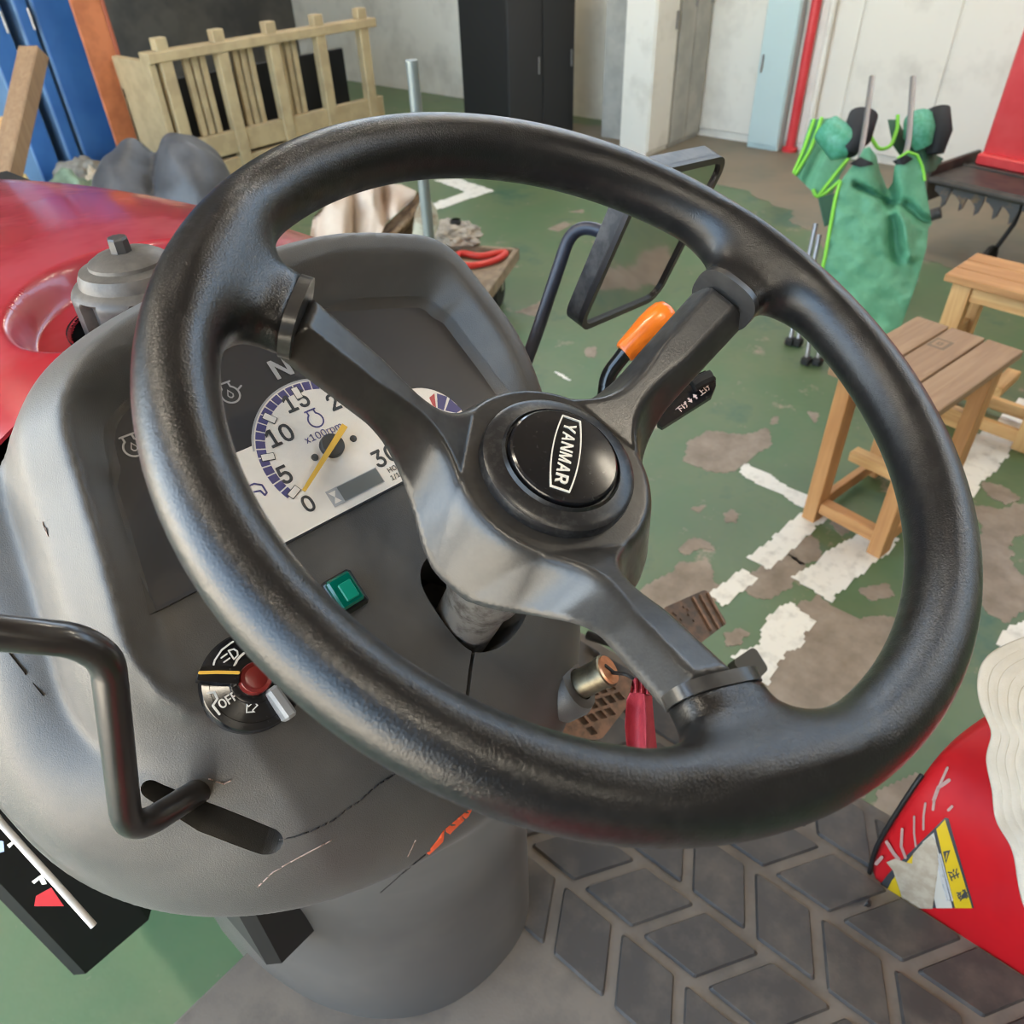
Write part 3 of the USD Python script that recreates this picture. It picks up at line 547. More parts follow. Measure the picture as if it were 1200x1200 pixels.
# ---- right fender: inner panel swept back from its front edge
FE = np.array([on_x(*q, x) for q, x in (((1021, 1062), .37), ((1021, 1030), .37), ((1030, 995), .372), ((1050, 960), .38), ((1075, 922), .395), ((1100, 890), .42), ((1130, 865), .455), ((1160, 845), .5), ((1182, 840), .56))])
FE = smooth_poly(FE, 60, False); FE = np.vstack([FE[0] - [0, 0, .08], FE, FE[-1] + [.1, -.02, -.005], FE[-1] + [.18, -.03, -.03], FE[-1] + [.2, -.03, -.25]])
vv = np.concatenate([[-.016, -.012, 0], np.linspace(.006, .62, 40)])
def fend(i, v):
    return FE[i] + np.array([0, -1, 0]) * np.maximum(v, -.001)[:, None] + np.array([.9, -.1, -.5]) * (np.where(v < .012, (v - .012) ** 2 / .024, 0) * 14 * .12)[:, None]
FG = np.stack([fend(i, vv) for i in range(len(FE))])
fen = part('fender', sheet(FG, .004), M['red_bright'], smooth=50, label='bright red right fender with scratches and a torn warning sticker')
part('fender_edge', tube(FE[:36] + [.003, .003, -.003], .0028, 8), M['black'], fen, smooth=True)
def on_fender(px, py):
    v = ray(px, py); best = None
    for i in range(len(FE) - 1):
        d = FE[i + 1] - FE[i]; n = np.cross(d, [0, 1, 0]); den = v @ n
        if abs(den) < 1e-9: continue
        t = ((FE[i] - CAM) @ n) / den; p = CAM + t * v; s = np.linalg.lstsq(np.stack([d, [0, -1., 0]], 1), p - FE[i], rcond=None)[0]
        if 0 <= s[0] <= 1 and s[1] > -.002 and t > 0 and (best is None or t < best[0]): best = (t, p, n / np.linalg.norm(n))
    return best
def fender_film(poly, lift, mt, nm, **k):
    P = Polygon(poly) if not hasattr(poly, 'exterior') else poly
    m = plan_mesh(P, lambda x, y: 0 * x, 1.0, 3.5); n = len(m.vertices) // 2; V = []
    for x, y in m.vertices[:n, :2]:
        h = on_fender(x, y); p, nn = (h[1], h[2]) if h else (at(x, y, .86), -ray(x, y)); nn = nn if nn @ ray(x, y) < 0 else -nn; V.append((p + nn * (.0026 + lift), p + nn * (.0021 + lift)))
    V = np.array(V); return part(nm, trimesh.Trimesh(np.vstack([V[:, 0], V[:, 1]]), m.faces[:, ::-1], process=False), mt, fen, True, **k)
M['yellow'] = mat('sticker_yellow', (.55, .38, .01), .4); M['stick_white'] = mat('sticker_white', (.5, .47, .4), .5)
fender_film([(1108, 957), (1112, 958), (1142, 1062), (1012, 1062), (1022, 1048), (1042, 1022)], 0, M['print_dark'], 'warning_sticker', label='yellow and white caution sticker')
fender_film([(1098, 970), (1108, 959), (1140, 1062), (1120, 1062)], .0004, M['yellow'], 'sticker_band', label='yellow sticker band'); fender_film([(1046, 1030), (1072, 998), (1090, 1062), (1030, 1062)], .0004, M['yellow'], 'sticker_band')
fender_film([(1082, 985), (1095, 974), (1117, 1062), (1098, 1062)], .0004, M['stick_white'], 'sticker_text_panel')
for k in range(3): fender_film(LineString([(1097.5 + 2.6 * k, 1003 - 2 * k), (1111 + 3 * k, 1053)]).buffer(.9), .0008, M['dial_grey'], 'sticker_print')
fender_film([(1071, 998), (1083, 985), (1092, 976), (1098, 985), (1101, 1010), (1094, 1062), (1060, 1062), (1057, 1045), (1048, 1018), (1040, 1008), (1050, 1004), (1062, 1008), (1070, 1010)], .0012, mat('old_tape', (.34, .28, .20), .6, (.42, .36, .27), 60), 'torn_tape', label='beige remains of torn tape')
fender_film([(1106, 996), (1114.5, 994), (1109.5, 1010)], .0008, M['print_dark'], 'warning_triangle'); fender_film([(1110, 997), (1111.6, 997), (1110, 1005), (1109, 1005)], .0011, M['yellow'], 'exclamation_mark')
for ch, c in (('注', (1119, 1022)), ('意', (1129, 1046))):
    g = affinity.translate(glyphs(ch, 13), -6.5, -5.5); g = affinity.affine_transform(g, [.28, -.7, .96, -.1, *c])   # reads down the band
    g = affinity.rotate(affinity.affine_transform(affinity.translate(glyphs(ch, 12), -6, -5), [1, 0, 0, -1, 0, 0]), 66, origin=(0, 0))
    g = affinity.translate(g, *c)
    for gg in getattr(g, 'geoms', [g]): fender_film(gg, .0008, M['print_dark'], 'sticker_lettering')
M['scratch'] = mat('scratch_pale', (.36, .22, .19), .6)
for pts, w in (([(1110, 900), (1102, 918), (1096, 932), (1094, 947)], 1.6), ([(1112, 914), (1100, 922), (1095, 936)], 2.2), ([(1085, 940), (1083, 955), (1083, 970)], 1.3), ([(1072, 955), (1072, 975), (1074, 990)], 1.1), ([(1058, 970), (1057, 990), (1062, 1003)], 1.6), ([(1040, 985), (1048, 998), (1054, 1005)], 2.0), ([(1028, 1010), (1034, 1003)], 2.2), ([(1116, 944), (1112, 948)], 1.6)):
    fender_film(LineString(pts).buffer(w), .0005, M['scratch'], 'paint_scratch')

FL = FG * np.array([-1.0, 1, 1]); part('fender', sheet(FL, .004), M['red_bright'], smooth=50, label='red left fender')
# ---- scuffs and cracks of the cowl, and a painted light streak
def body_film(poly, mt, nm, step=3.0, lift=.0014, **k):
    def dep(x, y): return np.array([(body_hit(a, b)[0] - CAM) @ CR[:, 2] for a, b in zip(x, y)]) - lift
    return part(nm, px_sheet(poly, dep, .0016, step), mt, COWL, True, **k)
M['light_streak_orange'] = mat('light_streak_orange', (.75, .11, .035), .5); M['scuff_pale'] = mat('scuff_pale', (.28, .2, .17), .6); M['crack'] = mat('crack_dark', (.012, .01, .01), .8)
body_film(Polygon([(555, 946), (546, 951), (519, 974), (512, 985), (500, 1000), (503, 1002), (514, 992), (534, 971), (549, 957)]), M['light_streak_orange'], 'scuff_and_light_streak', label='bright orange-red light streak painted on the cowl')  # orange-red colour stands in for a streak of light
for ln, w, mt in (([(328, 984), (345, 981), (365, 974), (390, 962), (404, 951)], .9, 'crack'), ([(404, 950), (420, 940), (440, 922), (462, 908)], 1.0, 'crack'), ([(302, 1040), (320, 1022), (350, 1005), (388, 985)], .9, 'scuff_pale'), ([(478, 1004), (487, 985)], .8, 'scuff_pale'), ([(446, 1046), (470, 1025), (498, 1002)], .8, 'crack'), ([(11, 766), (30, 790), (50, 815)], .8, 'crack'), ([(245, 913), (262, 919), (270, 915)], .9, 'scuff_pale'), ([(50, 612), (56, 628)], .8, 'scuff_pale')):
    body_film(LineString(ln).buffer(w), M[mt], 'scuff_and_light_streak', 2.0)

# ---- platform with rubber mat, pedals
M['mat'] = mat('mat_dusty_rubber', (.16, .135, .11), .8, (.11, .095, .08), 18, (.4, .65), bump=.2, bscale=300); M['tread'] = mat('mat_tread_rubber', (.05, .045, .042), .6, (.10, .085, .07), 22, (.45, .75), bump=.2, bscale=350)
plat = part('floor_mat', cbox((.93, .92, .05), .004, (.005, -.12, .385)), M['mat'], smooth=False, label='dusty rubber floor mat with raised tread blocks')
inside = sbox(-.44, -.56, .462, .335)
for ix in range(-3, 6):
    for iy in range(-8, 6):
        x = .113 + .0855 * ix + .0025; y = -.02 + .088 * iy + (.0 if ix % 2 else .02); s = .040 if ix % 2 else -.046
        bl = Polygon([(x + .006, y), (x + .0795, y + s), (x + .0795, y + s + .074), (x + .006, y + .074)]).buffer(-.003).buffer(.003, 2).intersection(inside)
        if bl.geom_type != 'Polygon' or bl.area < .0005 or not (-.0 < x < .47 and y > -.45 and y < .3): continue
        e = extrude(bl, .005, None, (0, 0, .4095)); top = e.vertices[:, 2] > .412; c = np.array(bl.centroid.coords[0]); e.vertices[top, :2] = c + (e.vertices[top, :2] - c) * .93
        part('tread_block', e, M['tread'], plat, False)
M['pedal'] = mat('rusty_pedal', (.05, .032, .022), .55, (.13, .07, .04), 60, (.4, .65)); M['pedal_rib'] = mat('pedal_rib', (.2, .1, .055), .5, (.1, .055, .03), 80)
def pedal(nm, q, z, tilt, t, lab, mt=None):
    n = np.array(tilt, float); n /= np.linalg.norm(n); p0 = on_z(*np.mean(q, 0), z); P = [on_plane(*k, p0, n) for k in q]
    X = (P[1] - P[0]) / np.linalg.norm(P[1] - P[0]); F = np.stack([X, np.cross(n, X), n], 1); loc2 = lambda x, y: ((on_plane(x, y, p0, n) - p0) @ F)[:2]
    pg = Polygon([(np.asarray(p) - p0) @ F[:, :2] for p in P]); pg = pg.buffer(-.008).buffer(.008)
    o = part(nm, extrude(pg, t, F, p0 - t * n), mt or M['pedal'], smooth=25, label=lab); return o, F, p0, n, loc2, pg
pd, F_, p_, n_, l2, pg = pedal('brake_pedal', [(776, 713), (828, 690), (852, 730), (806, 765)], .56, (-.05, -.45, .9), .018, 'brown rubber brake pedal pad with ribs')
for x in (812, 820.5, 829): 
    r = LineString([l2(x, 701 - (x - 812) * .3), l2(x + 21, 738 - (x - 812) * .25)]).buffer(.0018).intersection(pg)
    part('pedal_rib', extrude(r, .003, F_, p_), M['pedal_rib'], pd, False)
for k in range(14):
    a = RNG.uniform(0, 1, 2); c = l2(783 + 30 * a[0], 716 + 26 * a[1] - 10 * a[0]); part('pedal_stud', extrude(Point(*c).buffer(.0022, 3).intersection(pg), .002, F_, p_), M['pedal'], pd, False)
part('pedal_stalk', tube([p_ - .018 * n_, p_ + np.array([-.02, .10, -.12]), p_ + np.array([-.03, .17, -.13])], .008, 10), M['black'], pd)
pd2, F_, p2_, n2_, l2, pg = pedal('brake_pedal', [(858, 775), (884, 757), (901, 784), (882, 803)], .54, (-.05, -.45, .9), .02, 'small dark olive pedal end', mat('dark_pedal', (.028, .024, .015), .5))
part('pedal_stalk', tube([p2_ - .018 * n2_, p2_ + np.array([-.02, .10, -.12])], .008, 10), M['black'], pd2)
wp, F_, p3_, n3_, l2, pg = pedal('clutch_pedal', [(637, 838), (668, 806), (738, 790), (746, 812), (704, 866), (655, 874)], .58, (-.1, -.5, .86), .012, 'rusty brown pedal with a waffle grid')
base = np.array(l2(672, 826)); u1 = np.array(l2(688, 821)) - base; u2 = np.array(l2(683, 839)) - base
cells = [Polygon([base + (i + a) * u1 * .66 + (j + b) * u2 * .9 for a, b in ((.14, .14), (.86, .14), (.86, .86), (.14, .86))]) for i in range(-1, 5) for j in range(-1, 3)]
cells = [c for c in cells if pg.buffer(-.004).contains(c)]
grid = pg.difference(shapely.union_all(cells)) if cells else pg
part('waffle_grid', extrude(grid, .005, F_, p3_), M['pedal_rib'], wp, False)
part('pedal_stalk', tube([p3_ - .01 * n3_, p3_ + np.array([.0, .12, -.10])], .009, 10), M['black'], wp)

# ---- ignition switch on the column cover, key strap
ia = np.array([.45, -.60, .66]); ia /= np.linalg.norm(ia); ip = at(711, 786, .60); IF = frame(ia)
M['brass'] = mat('dirty_brass', (.2, .17, .11), .4, (.1, .085, .06), 90, (.4, .7), metallic=.8); M['copper'] = mat('coppery_metal', (.62, .27, .13), .35, (.45, .2, .1), 90, metallic=.6)
ig = part('ignition_switch', lathe([(0, -.05), (.012, -.05), (.012, -.004), (.0132, -.004), (.0132, 0), (.0115, .001), (0, .001)], 36, IF, ip), M['brass'], smooth=30, label='round brass ignition switch')
part('key_face', lathe([(0, 0), (.0118, 0), (.0115, .0022), (0, .0022)], 36, IF, ip + ia * .0005), M['copper'], ig, 30, label='coppery key switch face'); part('key_slot', cbox((.003, .012, .002), .0005, ip + ia * .003, IF), M['black'], ig, False)
part('switch_collar', lathe([(.013, -.026), (.020, -.028), (.023, -.034), (.023, -.05), (.013, -.05)], 48, IF, ip), M['dash'], ig, 30)
rb = thing('key_strap', 'red cloth strap hanging beside the ignition switch under the wheel spoke', 'strap', at(752, 803, .585))
def S_(m, o): m.vertices = m.vertices - o; return m
ro = at(752, 803, .585); M['strap'] = mat('strap_red', (.36, .03, .045), .7, (.28, .02, .035), 60, bump=.3, bscale=900)
dS = lambda x, y: .585 + .012 * np.abs(np.sin((x - 731) / 9.0)) * sstep(808, 830, y) + .0001 * (y - 800) - fold(x, y, [(755, 812), (757, 890)], 3, .01)
obj('strap_band', S_(px_sheet([(740, 808), (752, 812), (764, 815), (767, 850), (771, 885), (755, 886), (735, 886), (732, 850), (734, 820)], dS, .003, 2.0), ro), M['strap'], rb, True)
obj('strap_knot', S_(px_sheet([(741, 797), (748, 791), (757, 795), (764, 806), (762, 814), (748, 812), (738, 812)], lambda x, y: .577 + .006 * np.sin(x * .9), .014, 2.0), ro), M['strap'], rb, True)
obj('strap_cord', S_(px_tube([(748, 800), (735, 790), (716, 788)], [.585, .58, .60], .0015, 8), ro), M['black'], rb)

# ---- left side: engine bay panel with decal, sunlit cowl edge painted as a white tube
part('engine_block', cbox((.44, .95, .50), .02, (-.01, .86, .82)), M['black'], smooth=False)
bay = part('engine_side', cbox((.10, .8, .42), .01, (-.30, .86, .62)), M['black'], smooth=False, label='black engine side panel with decal scraps')
for q, mt, nm in (([(37, 1033), (45, 1027), (50, 1024), (55, 1036), (49, 1037), (46, 1031), (40, 1036)], M['stick_white'], 'decal_stroke'), ([(42, 1050), (60, 1040), (75, 1062), (40, 1062)], M['red_bright'], 'red_decal'), ([(-5, 984), (4, 986), (5, 998), (-5, 1000)], mat('decal_blue', (.3, .38, .6), .4), 'decal_stroke'), ([(8, 990), (14, 986), (16, 989), (11, 994)], M['stick_white'], 'decal_stroke')):
    part(nm, px_sheet(q, lambda x, y: .60 + 0 * x, .002, 3), mt, bay, False)
part('sunlit_cowl_edge', tube([at(-40, 905, .50), at(0, 963, .515), at(34, 1001, .52), at(68, 1038, .525), at(110, 1085, .53)], .0024, 10), M['white'], smooth=True, label='sunlit edge of the cowl painted white')  # white colour paints in the sun on the cowl ledge

# ---- hat on the fender
M['hat'] = mat('hat_cotton', (.44, .39, .31), .85, (.50, .45, .37), 22, (.35, .65), bump=.5, bscale=700)
ho = at(1180, 900, .80)
hat = thing('bucket_hat', 'cream cotton bucket hat with stitched brim lying on the red fender', 'hat', ho)
ed = smooth_poly([(1290, 735), (1240, 738), (1205, 746), (1176, 757), (1152, 776), (1146, 797), (1152, 832), (1162, 860), (1157, 882), (1163, 925), (1168, 962), (1184, 990), (1192, 1020), (1200, 1060), (1225, 1095)], 140, False)
cc = np.array([1345, 905.]); uu = np.linspace(0, 1, len(ed)); vs = np.linspace(0, 1, 60); G = np.zeros((len(ed), 60, 3))
for j, v in enumerate(vs):
    q = ed + (cc - ed) * (v * .52); dd = .80 - .035 * np.sin(v * 1.4) + .003 * np.sin(uu * 26 + 2 * v) * (1 - v) + .008 * np.sin(uu * 9) * (1 - v) - .0009 * np.abs(np.sin(v * np.pi * 9))
    for i in range(len(ed)): G[i, j] = at(*q[i], dd[i])
obj('brim', sheet(G - ho, .0035), M['hat'], hat, True)
for k in range(1, 9):
    jj = int(round(k * 60 / 9)) - 0; jj = min(jj, 58); P = G[:, jj] - ho
    obj('stitch_line', tube(P + (CAM - G[:, jj]) / np.linalg.norm(CAM - G[:, jj], axis=1, keepdims=True) * .0012, .0008, 6), mat('stitch', (.30, .26, .19), .8) if k == 1 else '/World/Looks/stitch', hat, True)
G2 = np.zeros((len(ed), 16, 3))
for j, v in enumerate(np.linspace(0, 1, 16)):
    q = ed + (cc - ed) * (.52 + .48 * v); dd = .766 - .09 * math.sin(v * 1.5)
    for i in range(len(ed)): G2[i, j] = at(*q[i], dd)
obj('crown', sheet(G2 - ho, .003), M['hat'], hat, True)

# ================================================================== THE SHED
XF = {'tc': ('texture_coordinate', {}), 'p': ('principled_bsdf', {'roughness': .42, 'specular_ior_level': .5})}
M['floor'] = usdkit.material(stage, '/World/Looks/floor_green_paint', {**XF,
    'n': ('noise_texture', {'scale': 2.2, 'detail': 6., 'roughness': .65}), 'r': ('rgb_ramp', {'ramp': [(0, (.062, .128, .056)), (.42, (.078, .142, .064)), (.56, (.10, .148, .070)), (.68, (.034, .10, .062)), (1, (.03, .09, .056))]}),
    'n2': ('noise_texture', {'scale': 7., 'detail': 8., 'roughness': .75}), 'r2': ('rgb_ramp', {'ramp': [(0, (0, 0, 0)), (.60, (0, 0, 0)), (.68, (1, 1, 1)), (1, (1, 1, 1))]}), 'mx': ('mix', {'color2': (.27, .22, .17)}),
    'n3': ('noise_texture', {'scale': 40., 'detail': 3.}), 'b': ('bump', {'strength': .15, 'distance': .004})},
    [('tc.object', 'n.vector'), ('tc.object', 'n2.vector'), ('tc.object', 'n3.vector'), ('n.fac', 'r.fac'), ('n2.fac', 'r2.fac'), ('r2.color', 'mx.fac'), ('r.color', 'mx.color1'), ('mx.color', 'p.base_color'), ('n3.fac', 'b.height'), ('b.normal', 'p.normal')], surface='p.BSDF')
M['concrete'] = mat('bare_concrete', (.17, .135, .10), .6, (.29, .245, .20), 14, (.3, .7), detail=9, bump=.2, bscale=90)
M['line'] = mat('floor_line_white', (.72, .72, .68), .55, (.5, .5, .47), 26, (.5, .75), bump=.3, bscale=120)
M['wall'] = mat('wall_white', (.72, .70, .63), .7, (.55, .53, .47), 3, (.5, .75))
M['roof'] = mat('roof_brown', (.24, .19, .15), .8); M['steelbeam'] = mat('roof_beam', (.12, .11, .10), .6)
floor = struct('floor', cbox((7.5, 17, .1), .001, (1.95, -.5, -.05)), M['floor'], label='green painted concrete floor with worn patches')
def floor_poly(q): return Polygon([on_z(*p)[:2] for p in q]).buffer(0)
def lay(poly, nm, mt, h, z=0.0, **k):
    if poly is None or poly.is_empty: return
    return obj(nm, extrude(poly, h, None, (0, 0, z)), mt, floor, False, **k)
PATCH = [[(801, 540), (807, 517), (828, 508), (845, 505), (882, 507), (898, 503), (900, 518), (875, 545), (850, 552), (825, 550)], [(793, 648), (800, 634), (815, 629), (828, 633), (838, 644), (822, 643), (805, 650)],
    [(742, 712), (745, 690), (775, 678), (797, 672), (800, 662), (825, 660), (832, 670), (825, 686), (845, 690), (838, 702), (800, 704), (775, 716)], [(871, 688), (900, 662), (925, 650), (940, 660), (930, 690), (905, 703), (880, 700)],
    [(880, 800), (905, 765), (925, 740), (935, 712), (960, 700), (1000, 725), (1045, 728), (1045, 800), (1010, 850), (960, 860), (900, 835)], [(916, 648), (930, 634), (950, 625), (965, 634), (962, 655), (940, 664)], [(975, 612), (1002, 600), (1000, 618), (986, 626)],
    [(1000, 690), (1040, 684), (1045, 698), (1020, 704)], [(1143, 598), (1215, 592), (1215, 620), (1180, 640), (1200, 700), (1180, 730), (1150, 722), (1146, 650)], [(1153, 566), (1178, 572), (1198, 585), (1180, 592), (1160, 582)], [(848, 742), (868, 735), (880, 742), (868, 758), (850, 757)],
    [(808, 596), (828, 592), (820, 600)], [(848, 602), (856, 596), (866, 602), (862, 612), (850, 611)], [(640, 268), (660, 260), (672, 263), (655, 272)], [(668, 248), (684, 245), (684, 250)], [(895, 630), (900, 605)][:0], [(905, 860), (990, 850), (1010, 905), (985, 960), (900, 950)],
    [(1050, 920), (1075, 905), (1060, 960), (1020, 975), (1030, 930)], [(685, 408), (700, 405), (698, 420), (688, 418)], [(604, 366), (635, 352), (628, 370)], [(905, 490), (912, 487), (911, 496), (903, 498)], [(945, 482), (960, 484), (955, 495)]]
for i, q in enumerate(PATCH):
    if len(q) < 3: continue
    pl_ = floor_poly(q); sz = math.sqrt(pl_.area); lay(worn(pl_, min(.05, sz * .16), 9, max(.007, sz / 60), 11 + i), 'worn_patch', M['concrete'], .0012)
lay(worn(Polygon([(3.75, -2), (5.05, -2), (5.05, 4.4), (4.55, 3.6), (4.15, 2.2), (3.7, .9)]), .28, 2.2, .035, 5), 'worn_patch', mat('dusty_concrete', (.22, .185, .14), .6, (.17, .16, .125), 3, (.4, .65)), .001)
def strip(a, b, w, seed, amp=.018, cut=0.0, nm='floor_marking'):
    a, b = np.array(a, float), np.array(b, float); u = (b - a) / np.linalg.norm(b - a); v = np.array([-u[1], u[0]]) * w / 2
    lay(worn(Polygon([a - v, b - v, b + v, a + v]), amp, 14, .007, seed, cut), nm, M['line'], .0012, .0012)
fp = lambda x, y: on_z(x, y)[:2]
strip(fp(868, 549), fp(952, 592), .055, 3, .012); strip(fp(640, 432), fp(815, 520), .05, 4, .03, .9)
strip(fp(956, 601), fp(890, 660), .055, 6, .012); strip(fp(880, 672), fp(838, 704), .055, 8, .014)
strip(fp(1215, 473), fp(1115, 572), .105, 21, .014); strip(fp(1040, 622), fp(952, 690), .105, 22, .018, .1); strip(fp(948, 715), fp(876, 786), .105, 23, .03, .2); strip(fp(1180, 768), fp(1180, 768) + np.array([1.5, -.50]), .09, 9, .02)
lay(worn(floor_poly([(507, 211), (540, 210), (579, 224), (512, 246), (508, 239), (545, 225)]), .01, 9, .012, 31), 'floor_marking', M['line'], .0012, .0012)
# shell: open on the tractor's left and rear
struct('wall_right', cbox((.12, 12.6, 3.2), .002, (5.16, 1.15, 1.6)), M['wall'])
struct('wall_front', cbox((7.3, .12, 4.4), .002, (1.6, 7.4, 2.2)), mat('wall_dark_boards', (.10, .095, .085), .8, (.05, .05, .05), 2))
struct('ceiling', cbox((7.6, 12.8, .08), .002, (1.45, 1.2, 4.45)), M['roof'])
struct('wall_rear', cbox((7.5, .12, 4.4), .002, (1.5, -5.1, 2.2)), mat('wall_rear_boards', (.20, .165, .13), .8, (.14, .115, .09), 2))
for i, y in enumerate((-3.5, -.5, 2.5, 5.5)): struct('trim_%d' % (i + 1), cbox((7.0, .12, .25), .004, (1.6, y, 4.25)), M['steelbeam'])
struct('wall_left', cat(cbox((.12, 4.2, 4.4), .002, (-2.3, -3.0, 2.2)), cbox((.12, 2.9, 4.4), .002, (-2.3, 5.95, 2.2)), cbox((.12, 5.4, .6), .002, (-2.3, 1.8, 4.1))), '/World/Looks/wall_rear_boards')
struct('yard', cbox((40, 60, .1), .001, (-21.8, 0, -.06)), mat('yard_concrete', (.46, .42, .35), .9, (.36, .33, .28), .6))
struct('yard_rear', cbox((26, 30, .1), .001, (11.2, -24.1, -.06)), '/World/Looks/yard_concrete')

M['fill_lamp_tray'] = mat('fill_lamp_tray_white', (.7, .7, .68), .5)
for i, (x, y) in enumerate(FILL_LAMPS):
    t = thing('added_fill_lamp', 'added fill lamp in a white batten housing under the brown shed roof', 'lamp', (x, y, 4.03), 0, 'added fill lamps under the roof')  # housing of an added fill lamp, out of view
    obj('housing', cbox((.18, 1.3, .05), .006, (0, 0, .03)), M['fill_lamp_tray'], t, False)
    for e in (-.5, .5): obj('hanger', cbox((.012, .012, .36), .001, (0, e, .23)), M['steelbeam'], t, False)

# ---- stools
def woodmat(nm, a, b, ax):
    sc = [55, 55, 55]; sc[ax] = 4
    return usdkit.material(stage, '/World/Looks/' + nm, {'tc': ('texture_coordinate', {}), 'm': ('mapping', {'scale': tuple(sc)}), 'n': ('noise_texture', {'scale': 1., 'detail': 5., 'distortion': .6}), 'r': ('rgb_ramp', {'ramp': [(.3, a), (.62, b), (.75, a)]}), 'p': ('principled_bsdf', {'roughness': .6})},
        [('tc.object', 'm.vector'), ('m.vector', 'n.vector'), ('n.fac', 'r.fac'), ('r.color', 'p.base_color')], surface='p.BSDF')
WL_ = {k: (woodmat('pine_%s_x' % k, a, b, 0), woodmat('pine_%s_y' % k, a, b, 1), woodmat('pine_%s_z' % k, a, b, 2)) for k, a, b in (('grey', (.34, .215, .12), (.26, .155, .085)), ('warm', (.52, .28, .11), (.40, .19, .07)), ('pale', (.66, .42, .18), (.52, .29, .11)))}
def stool(lab, o, ax, L, Wd, H, top, leg):
    rz = math.degrees(math.atan2(ax[1], ax[0])); t = thing('wooden_stool', lab, 'stool', (o[0], o[1], 0), rz); n = 3; gap = .006; pw = (Wd - 2 * gap) / n
    for k in range(n): obj('seat_plank', cbox((L, pw, .022), .002, (L / 2, pw / 2 + k * (pw + gap), H - .011)), WL_[top][0], t, False)
    l, w = .038, .055; xs = (.05, L - .05); ys = (.02 + l / 2, Wd - .02 - l / 2)
    for x in xs:
        for y in ys: obj('leg', cbox((w, l, H - .023), .002, (x, y, (H - .023) / 2)), WL_[leg][2], t, False)
        obj('end_apron', cbox((.02, ys[1] - ys[0] - l, .06), .002, (x, Wd / 2, H - .055)), WL_[leg][1], t, False)
        obj('floor_rail', cbox((.035, ys[1] - ys[0] - l, .035), .002, (x, Wd / 2, .05)), WL_[leg][1], t, False)
    for y in ys: obj('side_rail', cbox((xs[1] - xs[0] - w, .02, .04), .002, (L / 2, y, .04)), WL_[leg][0], t, False); obj('side_apron', cbox((xs[1] - xs[0] - w, .018, .05), .002, (L / 2, y, H - .05)), WL_[leg][0], t, False)
    obj('middle_rail', cbox((.04, ys[1] - ys[0] + .0, .03), .002, (L * .44, Wd / 2, .155)), WL_['pale'][1], t, False)
    obj('upper_rail', cbox((.03, ys[1] - ys[0] - l, .05), .002, (L - .05, Wd / 2, .27)), WL_['pale'][1], t, False)
    return t
st = stool('low wooden stool with a grey weathered plank seat, nearest the steering wheel', (1.446, .081), (.411, -.069), .417, .276, .476, 'grey', 'warm')
obj('seat_stamp', extrude(sbox(-.028, -.022, .028, .022).difference(sbox(-.020, -.014, .022, .016)).union(sbox(-.008, -.006, .010, .008).difference(sbox(-.003, -.001, .006, .004))), .0004, None, (.305, .155, .476)), mat('stamp_grey', (.17, .12, .075), .7), st, False)
s2 = stool('paler honey-coloured pine stool standing behind the weathered stool', (2.429, -.123), (.1, .995), .42, .23, .476, 'warm', 'pale')

# ---- folding camp chairs standing folded
M['canvas'] = mat('green_canvas', (.085, .29, .17), .6, (.12, .36, .22), 14, (.4, .65), bump=.35, bscale=500); M['canvas_dark'] = mat('dark_green_canvas', (.03, .10, .06), .6); M['lime'] = mat('lime_edging', (.22, .62, .06), .6)
M['tube_grey'] = mat('chair_tube', (.34, .33, .33), .35, metallic=.6); M['blackcloth'] = mat('black_cloth', (.012, .014, .018), .7); M['teal'] = mat('green_nylon', (.06, .30, .18), .45, (.10, .38, .26), 60, (.4, .6), bump=.4, bscale=120)
def offset(m, o): m.vertices = np.asarray(m.vertices) - o; return m
def chair(lab, o):
    return thing('folding_chair', lab, 'chair', o, 0, 'folded camp chairs'), np.asarray(o, float)
D0 = 2.72
c1, o1 = chair('folded green camp chair with a large draped back panel and lime edging', on_z(955, 430))
dF = lambda x, y: D0 - .10 * np.cos(np.clip((x - 1030) / 75, -1.2, 1.2)) + .00035 * (y - 250) + fold(x, y, [(1040, 150), (1036, 200), (1044, 238)], 9, .12) + fold(x, y, [(1003, 217), (1022, 226), (1040, 238)], 3.5, .05) + fold(x, y, [(1047, 258), (1049, 280), (1051, 300)], 7, .05) + fold(x, y, [(1062, 240), (1078, 256), (1090, 262)], 6, .05) - fold(x, y, [(1042, 232), (1060, 262), (1066, 300)], 6, .035) + .012 * (fbm(np.stack([x / 18, y / 14, 0 * x], -1), 3, 5) - .5) * 2
obj('back_panel', offset(px_sheet([(1006, 186), (1012, 174), (1019, 172), (1027, 182), (1031, 200), (1040, 222), (1046, 214), (1048, 196), (1054, 184), (1064, 178), (1074, 182), (1081, 194), (1084, 214), (1092, 262), (1088, 268), (1086, 290), (1075, 330), (1062, 366), (1056, 384), (1042, 392), (1020, 388), (990, 352), (962, 322), (965, 306), (972, 270), (979, 232), (984, 214), (994, 200)], dF, .006, 3.0), o1), M['canvas'], c1, True)
obj('lime_edging', offset(tube([at(x, y, float(dF(np.float64(x), np.float64(y))) - .006) for x, y in ((985, 212), (979, 232), (973, 265), (967, 300), (962, 322))], .006, 8), o1), M['lime'], c1, True)
obj('lime_edging', offset(tube([at(x, y, float(dF(np.float64(x), np.float64(y))) - .004) for x, y in ((1052, 186), (1064, 178), (1075, 182), (1081, 195), (1084, 212))], .005, 8), o1), M['lime'], c1, True)
